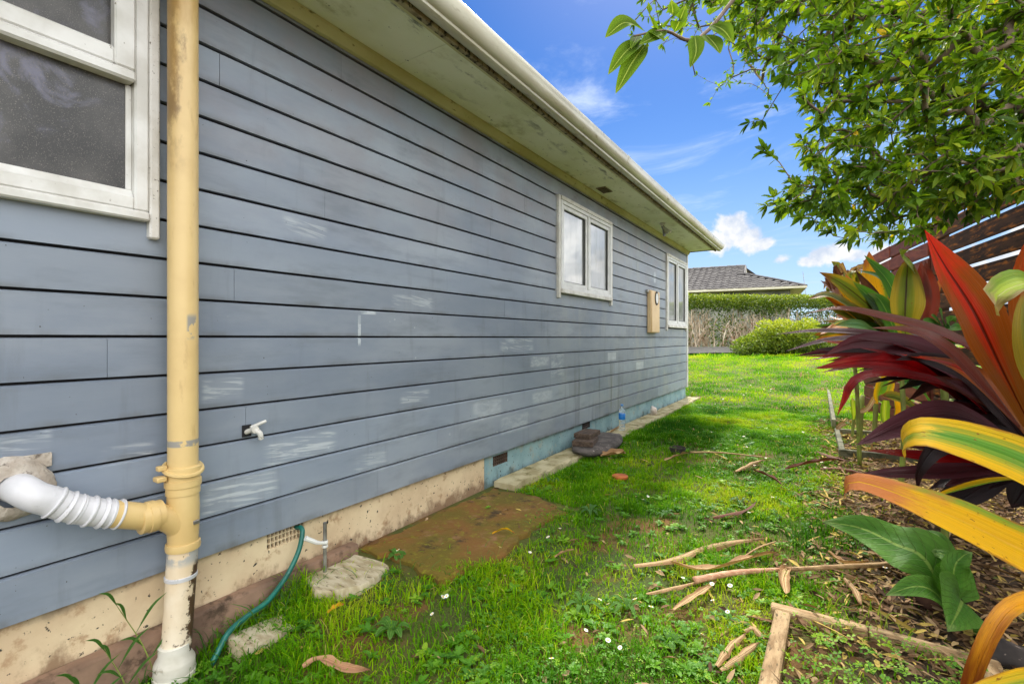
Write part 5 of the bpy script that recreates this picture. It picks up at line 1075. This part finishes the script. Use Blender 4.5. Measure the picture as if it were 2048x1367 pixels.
def put_leaf(p, d_, nr_, size, tint, parent):
    d_ = Vector(d_).normalized(); nr_ = Vector(nr_); nr_ = (nr_ - d_ * nr_.dot(d_)).normalized(); s_ = d_.cross(nr_)
    o = bpy.data.objects.new('leaf', protos[min(8, int(tint / .92 * 8.99)) if tint < .95 else 9]); link(o, parent)
    m3 = Matrix((s_, d_, nr_)).transposed().to_4x4(); o.matrix_basis = Matrix.Translation(p) @ m3 @ Matrix.Scale(size, 4)
for i in own: put_leaf(Lp[i], Ld[i], Ln[i], Ll[i], Lt[i], tree)
ix_ = [i for i in range(len(Lp)) if i not in own]; g_ = lambda a: np.array([a[i] for i in ix_])
v, ix, tot, tn = leaf_arrays(g_(Lp), g_(Ld), g_(Ln), g_(Ll), g_(Lw), g_(Lt)); fast_mesh('foliage', v, ix, tot, 'tree_leaf', tree, tn)['kind'] = 'stuff'
# the near spray of large leaves hanging into the top of the view
sp = thing('branch', 'near hanging spray of large pale edged leaves against the blue sky', 'branch', P(1420, -60, 1.0))
mb = MB(); mb.tube(spline([P(1620, -160, 1.25), P(1500, -40, 1.1), P(1400, 75, .98), P(1330, 62, .93), P(1268, 72, .90)], 20), [.006 - .0045 * i / 20 for i in range(21)], 6); mb.tube(spline([P(1400, 75, .98), P(1380, 95, .97), P(1390, 150, .97)], 8), .0012, 5); mb.tube(spline([P(1430, 40, 1.0), P(1445, 70, .99), P(1470, 90, .99)], 8), .0012, 5); mb.build('twig', 'bark', sp, smooth='all')
ov = lambda s: math.sin(math.pi * min(1, s ** .8 * .97 + .03)) ** .8 if s < .999 else 0
for (bx, by), (mx_, my_), (tx, ty), w in [((1288, 62), (1250, 45), (1210, 76), .038), ((1282, 80), (1250, 105), (1216, 150), .034), ((1290, 90), (1262, 130), (1231, 188), .036), ((1275, 70), (1268, 85), (1262, 98), .02), ((1300, 66), (1315, 72), (1330, 84), .026), ((1330, 60), (1300, 78), (1278, 90), .03),
                                   ((1390, 72), (1392, 105), (1380, 136), .03), ((1412, 70), (1432, 92), (1440, 108), .034), ((1425, 50), (1448, 62), (1466, 86), .034), ((1420, 30), (1440, 10), (1455, -20), .034), ((1330, 55), (1345, 30), (1342, 0), .03), ((1350, 62), (1360, 40), (1372, 10), .03), ((1310, 60), (1300, 30), (1296, 4), .026)]:
    ribbon('leaf', [P(bx, by, .93), P(mx_, my_, .90), P(tx, ty, .89)], w, 'leaf_tree_near', sp, up=(-FWD * .7 + UP * .45 + RIGHT * random.uniform(-.3, .3)).normalized(), n=14, mm=6, fold=.25, prof=ov, seed=bx)
# ------------------------------------------------------------------ grass, clover, litter
def grass_arrays(x, y, h, w, lean, tint, rng):
    n = len(x); z = ground_z(x, y) - .006; az = rng.random(n) * 2 * np.pi; dx, dy = np.cos(az), np.sin(az); sx, sy = -dy, dx
    b = np.stack([x, y, z], 1); sd_ = np.stack([sx, sy, 0 * x], 1) * (w / 2)[:, None]; ld = np.stack([dx, dy, 0 * x], 1)
    up = np.array([0, 0, 1.0]); m1 = b + up * (h * .5)[:, None] + ld * (lean * h * .22)[:, None]; m2 = b + up * (h * (.86 - .15 * lean))[:, None] + ld * (lean * h * .62)[:, None]
    tp = b + up * (h * (1 - .42 * lean))[:, None] + ld * (lean * h * 1.05)[:, None]
    V = np.stack([b - sd_, b + sd_, m1 - sd_ * .9, m1 + sd_ * .9, m2 - sd_ * .6, m2 + sd_ * .6, tp], 1)
    k = (np.arange(n) * 7)[:, None]; f = np.array([0, 1, 3, 2, 2, 3, 5, 4, 4, 5, 6])
    return V.reshape(-1, 3), (k + f[None]).ravel(), np.tile([4, 4, 3], n), np.repeat(tint, 7)
def lawn_density(x, y):
    d = np.ones_like(x)
    d *= np.where((x < .045) & (y < 9.45), 0, 1)
    d *= np.where((x < .60 + .16 * (vnoise(y * 5, y * 0, 3) - .5) * 2 + .08 * np.clip((y - 1.7) / .4, 0, 1)) & (y > 1.74) & (y < 3.0), .004, 1)
    d *= np.where((x < .21 + .05 * vnoise(y * 5, y * 0, 4)) & (y >= 3.0) & (y < 9.44), .01, 1)
    d *= np.where((x < .0) & (y < 9.42), 0, 1)
    d *= np.where((x < .30) & (y > 1.40) & (y < 1.74), .05, 1)
    # mulch and bare soil in the garden
    mul = np.clip((x - (1.95 + .25 * fbm(y * 1.5, x * 1.5, 6))) / .25, 0, 1) * ((y > 2.35) & (y < 6.0)); d *= 1 - .93 * mul
    d *= np.where((x > 2.6) & (y < 8), .12, 1); d *= np.where((x > 2.0) & (x < 2.62) & (y < 2.34), .10, 1)
    d *= np.where((x > 2.28) & (y > 5.6) & (y < 6.9), .18, 1)
    bare = fbm(x * 1.6 + 3, y * 1.6, 33); d *= np.clip(1.15 - np.clip((bare - .50) / .12, 0, 1) * .85 * (y < 5.5), .12, 1) * np.clip(.35 + 1.3 * vnoise(x * 7, y * 7, 71), .2, 1)
    d *= np.where((x < .9) & (x > .3) & (y > 1.15) & (y < 1.75), .45, 1)
    rel = (x - A.x) * nrm2.x + (y - A.y) * nrm2.y; al = (x - A.x) * dirp.x + (y - A.y) * dirp.y; d *= np.where((np.abs(rel) < .62) & (al < 3.0), 0, 1)
    d *= np.where(x > 3.15 + .1 * (6 - y) * 0, .2, 1)
    return d
def in_view(x, y, mx=140):
    dx, dy = x - CAM.x, y - CAM.y; u = dx * RIGHT.x + dy * RIGHT.y; Z = dx * FWD.x + dy * FWD.y
    px = CX + F * u / np.maximum(Z, .05); py = CY + F * (CAM.z - ground_z(x, y)) / np.maximum(Z, .05)
    return (Z > .3) & (px > -mx) & (px < 2048 + mx) & (py < 1367 + 260)
def sample(nmax, xr, yr, keep=None):
    x = RNG.uniform(*xr, nmax); y = RNG.uniform(*yr, nmax); k = in_view(x, y)
    x, y = x[k], y[k]; k = RNG.random(len(x)) < lawn_density(x, y); return x[k], y[k]
parts = []
for nmax, xr, yr, hs, ws in ((165000, (-.1, 3.4), (.2, 4.2), (.020, .064), (.0030, .0058)), (190000, (-.1, 4.0), (4.2, 8.5), (.020, .055), (.0040, .0065)), (170000, (-8, 5.5), (8.5, 17.5), (.022, .065), (.008, .014)), (60000, (-16, 12), (15.5, 30), (.05, .12), (.02, .035))):
    x, y = sample(nmax, xr, yr); n = len(x); patch = fbm(x * 2.2, y * 2.2, 41); fine = vnoise(x * 9, y * 9, 42)
    h = RNG.uniform(*hs, n) * (.30 + 1.3 * patch) * (.5 + 1.0 * fine)
    shade_patch = np.clip(1 - np.hypot((x - .65) / .55, (y - 5.7) / 1.3), 0, 1); h *= 1 + .9 * np.sqrt(shade_patch)  # taller grass here, with the house shadow also put into its tint
    edge = np.exp(-np.abs(x - .07) / .07) * (y < 1.72); h *= 1 + 1.3 * edge
    moss = fbm(x * 1.3 + 9, y * 1.3, 51)
    tint = .46 + 1.5 * (moss - .5) - .35 * (patch - .5) + RNG.normal(size=n) * .13; tint -= .42 * np.sqrt(shade_patch); tint += .10 * np.clip((y - 8) / 5, 0, 1)
    tint = np.where(RNG.random(n) < .022, RNG.uniform(.93, 1, n), np.clip(tint, 0, .92))
    parts.append(grass_arrays(x, y, h, RNG.uniform(*ws, n), np.clip(RNG.normal(size=n) * .3 + .68, .05, 1.3), tint, RNG))
def merge(parts):
    o = 0; V, I, T, N = [], [], [], []
    for v, i, t_, tn in parts: V.append(v); I.append(i + o); T.append(t_); N.append(tn); o += len(v)
    return np.concatenate(V), np.concatenate(I), np.concatenate(T), np.concatenate(N)
v, i, t_, tn = merge(parts); fast_mesh('grass', v, i, t_, 'grass_blade', None, tn)['kind'] = 'stuff'
# clover: three rounded leaflets on short stalks, in drifts
def clover(x, y, r, h, tint):
    n = len(x); z = ground_z(x, y); V = []; a0 = RNG.random(n) * 6.28; tx, ty = RNG.normal(size=n) * .3, RNG.normal(size=n) * .3
    for q in range(3):
        a = a0 + q * 2.094; c, s = np.cos(a), np.sin(a)
        for rr_, da in ((0.05, 0), (.55, -.55), (1.0, -.38), (.92, 0), (1.0, .38), (.55, .55)):
            lx, ly = rr_ * np.cos(a + da) * r, rr_ * np.sin(a + da) * r; V.append(np.stack([x + lx, y + ly, z + h + lx * tx + ly * ty + (.12 * r if da else 0)], 1))
    V = np.stack(V, 1).reshape(-1, 3); k = (np.arange(n * 3) * 6)[:, None]; f = np.array([0, 1, 2, 3, 0, 3, 4, 5])
    return V, (k + f[None]).ravel(), np.tile([4, 4], n * 3), np.repeat(tint, 18)
x = RNG.uniform(-.1, 3.3, 60000); y = RNG.uniform(.2, 6.5, 60000); k = in_view(x, y); x, y = x[k], y[k]
bed = (x > 2.02) & (x < 2.6) & (y < 2.32); dens = np.clip((fbm(x * 1.9 + 5, y * 1.9, 61) - .48) * 5, 0, 1) * np.minimum(lawn_density(x, y) * 1.2, 1) * np.clip(1.35 - y / 6, .1, 1) + bed * np.clip((fbm(x * 5, y * 5, 66) - .32) * 4, 0, 1) * .8
dens = np.maximum(dens, np.clip(1 - np.hypot((x - 1.55) / .55, (y - 1.95) / .35), 0, 1) * .9); k = RNG.random(len(x)) < dens * .55; x, y, bed = x[k], y[k], bed[k]; n = len(x)
fast_mesh('clover', *(lambda a: (a[0], a[1], a[2], 'clover_leaf', None, a[3]))(clover(x, y, np.where(bed, RNG.uniform(.010, .017, n), RNG.uniform(.006, .012, n)), RNG.uniform(.018, .05, n) + bed * .02, np.clip(RNG.normal(size=n) * .2 + .5 + .2 * bed, 0, 1))))['kind'] = 'stuff'
# small broad leaved weeds between the blades
x = RNG.uniform(.1, 2.4, 5200); y = RNG.uniform(.5, 8.5, 5200); k = in_view(x, y) & (RNG.random(5200) < lawn_density(x, y) * (.12 + .88 * (fbm(x * 1.7, y * 1.7, 81) > .5))); x, y = x[k], y[k]; n = len(x); m6 = 7
xx = np.repeat(x, m6); yy = np.repeat(y, m6); az = np.tile(np.arange(m6) * 2.4, n) + np.repeat(RNG.random(n) * 6, m6); sz = np.repeat(RNG.uniform(.022, .055, n), m6) * RNG.uniform(.6, 1.1, n * m6)
v, i, t_, tn = leaf_arrays(np.stack([xx, yy, ground_z(xx, yy) + .012], 1), np.stack([np.cos(az), np.sin(az), RNG.uniform(.15, .9, n * m6)], 1), np.tile([0, 0, 1.0], (n * m6, 1)), sz, sz * .42, np.clip(np.repeat(RNG.normal(size=n) * .2 + .5, m6), 0, 1), .3, .25)
fast_mesh('lawn_weeds', v, i, t_, 'clover_leaf', None, tn)['kind'] = 'stuff'
# leaf litter: dense dry mulch in the garden, a scatter over the lawn
x = RNG.uniform(.0, 3.6, 60000); y = RNG.uniform(.3, 8, 60000); k = in_view(x, y); x, y = x[k], y[k]
mulch = np.clip((x - (1.85 + .3 * fbm(y * 1.5, x * 1.5, 6))) / .3, 0, 1) * (y > 2.2); dens = mulch * .85 + .012 + .08 * np.clip((x - 1.2) / .7, 0, 1) * (y < 5) + ((x > 2.02) & (y < 2.35)) * .18
dens = np.where(x < .28, .008, dens); k = RNG.random(len(x)) < dens; x, y = x[k], y[k]; n = len(x)
a = RNG.random(n) * 6.28; p_ = np.stack([x, y, ground_z(x, y) + RNG.uniform(.006, .03, n)], 1); dr = np.stack([np.cos(a), np.sin(a), RNG.normal(size=n) * .25], 1)
tn_ = np.clip(RNG.normal(size=n) * .28 + .46, 0, 1); tn_ = np.where(RNG.random(n) < .10, 1.0, tn_); v, i, t_, tn = leaf_arrays(p_, dr, RNG.normal(size=(n, 3)) * .5 + np.array([0, 0, 1]), np.where(RNG.random(n) < .05, RNG.uniform(.10, .24, n), RNG.uniform(.03, .075, n)), RNG.uniform(.008, .022, n), tn_, .5, .05)
fast_mesh('leaf_litter', v, i, t_, 'litter_leaf', None, tn)['kind'] = 'stuff'

# ------------------------------------------------------------------ fallen leaves one can pick out
def on_ground(pts, lift=.040):
    out = []
    for j, (px, py) in enumerate(pts):
        q = G(px, py); out.append(Vector((q.x, q.y, gz(q.x, q.y) + lift + .012 * (j % 2))))
    return out
def flat(s): return (.55 + .45 * math.sin(min(1, s * 3) * 1.57)) * (1 - max(0, (s - .70) / .30) ** 1.3 * .92) * (1 + .12 * math.sin(s * 23))
FALL = [
    ([(1268, 1145), (1340, 1138), (1410, 1108), (1470, 1098), (1532, 1090)], .062, 'leaf_dry', 'long straw coloured dead leaf with a pointed left tip lying across the lawn'),
    ([(1345, 1143), (1388, 1160), (1440, 1152), (1500, 1140), (1562, 1120)], .060, 'leaf_dry', 'folded straw coloured dead leaf just below the long pointed one'),
    ([(1292, 1204), (1350, 1196), (1395, 1183)], .030, 'leaf_dry', 'short pale dead leaf left of the pinkish stalk'),
    ([(1348, 1240), (1385, 1218), (1412, 1198), (1434, 1184)], .036, 'leaf_dry', 'curved tan dead leaf poking out below the pinkish stalk end'),
    ([(1425, 1046), (1462, 1042), (1490, 1030), (1514, 1016)], .045, 'leaf_dry_brown', 'curled brown dead leaf alone in the middle of the lawn'),
    ([(1330, 930), (1362, 920), (1380, 914)], .05, 'leaf_dry', 'frayed tan dead leaf tip at the left end of the thin far stalk'),
    ([(1202, 922), (1228, 920), (1252, 914)], .09, 'leaf_dry', 'crumpled brown dead leaf beside the concrete lump'),
    ([(1470, 950), (1500, 940), (1528, 928)], .05, 'leaf_dry', 'pale twisted dead leaf near the right end of the thin far stalk'),
    ([(1506, 950), (1540, 968), (1568, 984)], .04, 'leaf_dry_brown', 'reddish brown dead leaf strip lying between stalk and mulch'),
    ([(1572, 948), (1625, 938), (1684, 926)], .055, 'leaf_dry_brown', 'long dark reddish dead leaf in front of the planter box'),
    ([(1634, 910), (1665, 924), (1705, 932)], .05, 'leaf_dry_brown', 'short dark red dead leaf against the planter corner'),
    ([(1640, 945), (1680, 948), (1730, 958)], .07, 'leaf_dry_brown', 'dark curled dead leaf on the mulch under the purple plant'),
    ([(1432, 1352), (1462, 1318), (1492, 1288)], .036, 'leaf_dry', 'straw coloured dead leaf standing by the timber edging, left of two'),
    ([(1440, 1362), (1488, 1338), (1520, 1308)], .034, 'leaf_dry', 'narrow grey tan dead leaf crossing beside the timber edging'),
    ([(1488, 1284), (1508, 1280), (1530, 1300)], .034, 'leaf_dry', 'bent dead leaf tip leaning on the timber edging'),
    ([(1572, 1205), (1568, 1180), (1578, 1150)], .060, 'leaf_dry', 'crumpled dead leaf sheath on top of the pinkish stalk'),
    ([(1690, 1172), (1710, 1205), (1722, 1228)], .035, 'leaf_dry', 'limp dead leaf hanging from the stalk to the edging'),
    ([(1720, 1205), (1745, 1225), (1765, 1240)], .03, 'leaf_dry', 'thin tan dead leaf lying behind the edging board'),
    ([(606, 1362), (640, 1352), (690, 1360), (740, 1372)], .040, 'leaf_dry_pink', 'pinkish tan dead leaf at the bottom edge of the lawn'),
    ([(1110, 1132), (1130, 1124), (1150, 1116)], .02, 'leaf_dry', 'small tan dead leaf curl on the open grass'),
    ([(985, 1082), (1010, 1078), (1030, 1082)], .02, 'leaf_yellow', 'small yellowish fallen leaf near the slab corner'),
    ([(880, 1212), (892, 1206), (902, 1196)], .03, 'leaf_lime', 'pale lime fallen leaf below the mossy slab'),
    ([(656, 1246), (672, 1240), (688, 1230)], .026, 'leaf_yellow', 'yellowish fallen leaf near the small slab and hose'),
    ([(1210, 880), (1232, 866), (1246, 856)], .03, 'leaf_dry', 'pale dry leaf strip leaning on the concrete lump'),
    ([(1655, 1118), (1690, 1150), (1740, 1140)], .03, 'leaf_dry', 'tan dead leaf under the big dock leaf'),
    ([(1845, 1080), (1880, 1098), (1920, 1122)], .035, 'leaf_dry', 'tan dead leaf strip behind the dock leaves')]
for pts, w, m, lab in FALL:
    o = ribbon('fallen_leaf', on_ground(pts), w * .78, m, None, up=(0, 0, 1), n=16, mm=4, fold=random.choice([-.9, .7, 1.1]), prof=flat, wave=.3, twist=random.uniform(-1.1, 1.1), seed=len(lab)); tag(o, lab, 'fallen leaf', 'dead leaves lying on the lawn')
def stalk(pts, r0, r1, m, lab):
    c = spline(on_ground(pts, .045), 22); mb = MB(); mb.tube(c, [(r0 + (r1 - r0) * i / 22) * (1 + .05 * math.sin(i * 1.7)) for i in range(23)], 8); tag(mb.build('fallen_stalk', m, smooth='all'), lab, 'stalk', 'dead stalks lying on the lawn')
noisy('stalk_pink', lin(206, 156, 124), lin(176, 124, 92), 8, .7, stretch=(1, 4, 4), c3=lin(220, 190, 150), s3=14, t3=(.54, .66), bump=.3)
noisy('stalk_tan', lin(188, 156, 110), lin(150, 116, 78), 8, .75, stretch=(1, 4, 4), c3=lin(110, 84, 56), s3=14, t3=(.56, .68), bump=.3)
stalk([(1388, 1182), (1470, 1172), (1570, 1160)], .017, .010, 'stalk_pink', 'thick pinkish dead leaf stalk lying in front of the timber edging')
stalk([(1574, 1159), (1690, 1156), (1770, 1150), (1822, 1140)], .010, .016, 'stalk_tan', 'long tan dead stalk running right toward the brown stone')
stalk([(1380, 914), (1440, 917), (1528, 924)], .009, .006, 'stalk_tan', 'thin far dead stalk across the lawn near the planter')
stalk([(1488, 1132), (1518, 1116), (1552, 1100)], .005, .004, 'stalk_tan', 'very thin pale dead stalk between the two long dead leaves')

# ------------------------------------------------------------------ daisies, weeds and tufts
def daisy_mesh():
    mb = MB(); k = 13
    for i in range(k):
        a = 2 * math.pi * i / k; c, s = math.cos(a), math.sin(a); p = lambda r, w, z: (c * r - s * w, s * r + c * w, z)
        mb.add([p(.003, -.0008, 0), p(.008, -.0019, .0015), p(.0115, 0, .001), p(.008, .0019, .0015), p(.003, .0008, 0)], [(0, 1, 2, 3, 4)])
    me = bpy.data.meshes.new('daisy'); n0 = len(mb.f); mb.lathe([(.0035, -.001), (.0036, .002), (.002, .0035)], (0, 0, 0), sides=7); n1 = len(mb.f)
    mb.tube([(0, 0, -.05), (.002, .001, -.02), (0, 0, -.001)], .0008, 4); me.from_pydata(mb.v, [], mb.f); me.materials.append(MATS['petal']); me.materials.append(MATS['orange_lid']); me.materials.append(MATS['cane'])
    for i, f in enumerate(me.polygons): f.material_index = 0 if i < n0 else 1 if i < n1 else 2
    return me
noisy('daisy_centre', lin(232, 190, 50), lin(210, 160, 40), 20, .7, bump=0)
dm = daisy_mesh(); dm.materials[1] = MATS['daisy_centre']; rd_ = random.Random(4)
DAISY = [(886, 1225), (864, 1264), (1172, 1302), (1103, 1350), (1200, 1232), (1216, 1236), (893, 1228), (796, 1126), (1120, 1080), (1096, 1102), (1060, 1130), (1144, 1062), (1320, 1175), (1366, 1180), (1460, 1207), (1425, 1230), (1302, 1248), (1270, 1232), (1455, 1258), (1424, 1200), (1498, 1048), (1545, 1010), (1475, 1008), (1296, 1012), (1286, 1014), (1570, 1158), (1505, 1090), (1330, 1120), (1216, 1322), (1000, 1120), (1770, 1163), (1690, 1157), (1688, 1158), (1240, 1330), (1272, 1014), (1404, 1306), (975, 1290), (1010, 1180)]
while len(DAISY) < 95:
    px, py = rd_.uniform(1390, 1680), rd_.uniform(735, 960)
    if rd_.random() < .6: px, py = rd_.uniform(1390, 1560), rd_.uniform(728, 800)
    q = G(px, py)
    if q.x > .35 and q.x < 2.2: DAISY.append((px, py))
d0 = None
for px, py in DAISY:
    q = G(px, py); o = bpy.data.objects.new('daisy', dm); COL.objects.link(o); o.location = (q.x, q.y, gz(q.x, q.y) + rd_.uniform(.055, .075)); o.rotation_euler = (rd_.uniform(-.5, .3), rd_.uniform(-.5, .5), rd_.uniform(0, 6)); sc_ = rd_.uniform(.75, 1.1) * (1 if py > 960 else 1.15); o.scale = (sc_,) * 3
    tag(o, 'small white daisy flower standing in the lawn grass', 'daisy', 'white daisies in the lawn')
def rosette(px, py, n, L, w, m, lab, up_=.5):
    q = G(px, py); q.z = gz(q.x, q.y); t = thing('weed', lab, 'weed', q, 'leafy weeds in the lawn'); a0 = random.random() * 6
    for i in range(n):
        a = a0 + i * 2.4; d_ = Vector((math.cos(a), math.sin(a), 0)); l = L * random.uniform(.7, 1.1)
        ribbon('leaf', [q + Vector((0, 0, .008)), q + d_ * l * .5 + Vector((0, 0, l * up_)), q + d_ * l + Vector((0, 0, l * up_ * .6))], w, m, t, up=(0, 0, 1), n=10, mm=4, fold=.3, wave=.06, prof=lambda s: max(0, min(1, .25 + 1.4 * s) * (1 - max(0, (s - .6) / .4) ** 2)), seed=i)
for a in [(785, 1272, 7, .085, .030, 'leaf_dock', 'pale green rosette weed in the lower middle of the lawn'), (1180, 1030, 8, .10, .022, 'leaf_green', 'upright leafy weed right of the mossy slab'), (1165, 1220, 8, .09, .022, 'leaf_dock', 'leafy rosette weed beside the clover patch, left one'), (1254, 1225, 7, .09, .020, 'leaf_dock', 'tall narrow leaved weed beside the clover patch'),
          (795, 1120, 8, .07, .028, 'leaf_dock', 'leafy weed at the front edge of the mossy slab'), (1105, 965, 8, .08, .03, 'leaf_green', 'leafy weed at the edge of the concrete path'), (570, 1190, 6, .06, .03, 'leaf_dock', 'small leafy weed by the pale slab and hose'), (1480, 1010, 6, .08, .02, 'leaf_green', 'leafy weed in the grass near the mulch'), (1330, 1035, 6, .08, .022, 'leaf_green', 'leafy weed in the middle of the lawn'),
          (1555, 1040, 6, .06, .02, 'leaf_dock', 'small weed at the left edge of the mulch'), (1340, 1300, 7, .07, .024, 'leaf_dock', 'leafy weed near the bottom edge left of the edging')]: rosette(*a)
def tuft(x, y, n, L, w, m, lab, spread=.5, rad_=.03, cat='grass tuft'):
    q = Vector((x, y, gz(x, y) - .01)); t = thing('grass_tuft', lab, cat, q, 'tall grass tufts'); rr_ = random.Random(int(x * 1000 + y * 77))
    for i in range(n):
        a = rr_.random() * 6.28; d_ = Vector((math.cos(a), math.sin(a), 0)); l = L * rr_.uniform(.55, 1.15); b_ = q + Vector((rr_.gauss(0, rad_), rr_.gauss(0, rad_ * 1.5), 0)); b_.x = max(b_.x, .05)
        e_ = b_ + d_ * l * spread * rr_.uniform(.4, 1.3); e_.x = max(e_.x, .055)
        ribbon('blade', [b_, b_.lerp(e_, .35) + Vector((0, 0, l * .62)), e_ + Vector((0, 0, l * rr_.uniform(.55, .95)))], w * rr_.uniform(.7, 1.2), m, t, up=(rr_.gauss(0, .4), rr_.gauss(0, .4), 1), n=7, mm=2, fold=.4, prof=prof_blade, seed=i)
tuft(.10, 1.03, 26, .15, .006, 'leaf_green', 'grass tuft growing right beside the foot of the drainpipe', .8, .04)
tuft(.09, 1.30, 34, .15, .006, 'leaf_green', 'grass tuft against the footing between hose and standpipe', .8, .05)
tuft(.10, 1.42, 24, .13, .006, 'leaf_green', 'grass tuft at the left side of the broken paving slab', .8, .04)
tuft(.42, 1.66, 30, .10, .005, 'leaf_green', 'grass tuft at the front left corner of the mossy slab', .8, .07)
tuft(.68, 2.05, 30, .10, .005, 'leaf_green', 'dark grass tuft along the front edge of the mossy slab', .8, .09)
tuft(.74, 2.55, 30, .09, .005, 'leaf_green', 'grass tuft by the right front corner of the mossy slab', .8, .09)
tuft(2.34, 2.45, 16, .16, .007, 'leaf_lime', 'bright grass tuft behind the timber edging board', .7, .03)
tuft(2.15, 2.44, 12, .13, .007, 'leaf_lime', 'bright grass tuft behind the edging under the dock leaves', .7, .03)
tuft(.03, 9.40, 16, .14, .02, 'leaf_lime', 'small weed growing at the far corner of the house', .6, .03)
def tall_weed(x, y, L, lean, lab):
    q = Vector((x, y, gz(x, y) - .01)); t = thing('tall_weed', lab, 'weed', q, 'tall grassy weeds by the drainpipe'); c = spline([q, q + Vector((.01, lean * .4, L * .5)), q + Vector((.02, lean, L))], 12)
    mb = MB(); mb.tube(c, [.0028 - .0015 * i / 12 for i in range(13)], 5); mb.build('stem', 'cane', t, smooth='all')
    for k, (f, dy, dz, l) in enumerate([(4, .5, .8, .14), (6, -.5, .7, .12), (8, .5, 1, .16), (10, -.3, .9, .12), (12, -.4, .8, .12)]):
        b_ = c[f]; d_ = Vector((.25, dy, dz)).normalized(); ribbon('leaf', [b_, b_ + d_ * l * .6, b_ + d_ * l + Vector((0, dy * .03, -.02))], .010, 'leaf_green', t, up=(1, 0, .3), n=8, mm=2, fold=.3, prof=prof_lance, seed=k)
tall_weed(.075, .79, .36, -.13, 'tall grassy weed leaning left in front of the cream foundation')
tall_weed(.10, .70, .24, -.08, 'shorter grassy weed left of the drainpipe foot')
tall_weed(.09, .60, .17, -.05, 'low grassy weed at the lower left corner')
tuft(.10, .72, 24, .13, .006, 'leaf_green', 'grass tuft left of the drainpipe foot', .8, .05)
tuft(.12, .56, 20, .11, .006, 'leaf_green', 'grass tuft in the lower left corner by the footing', .8, .05)
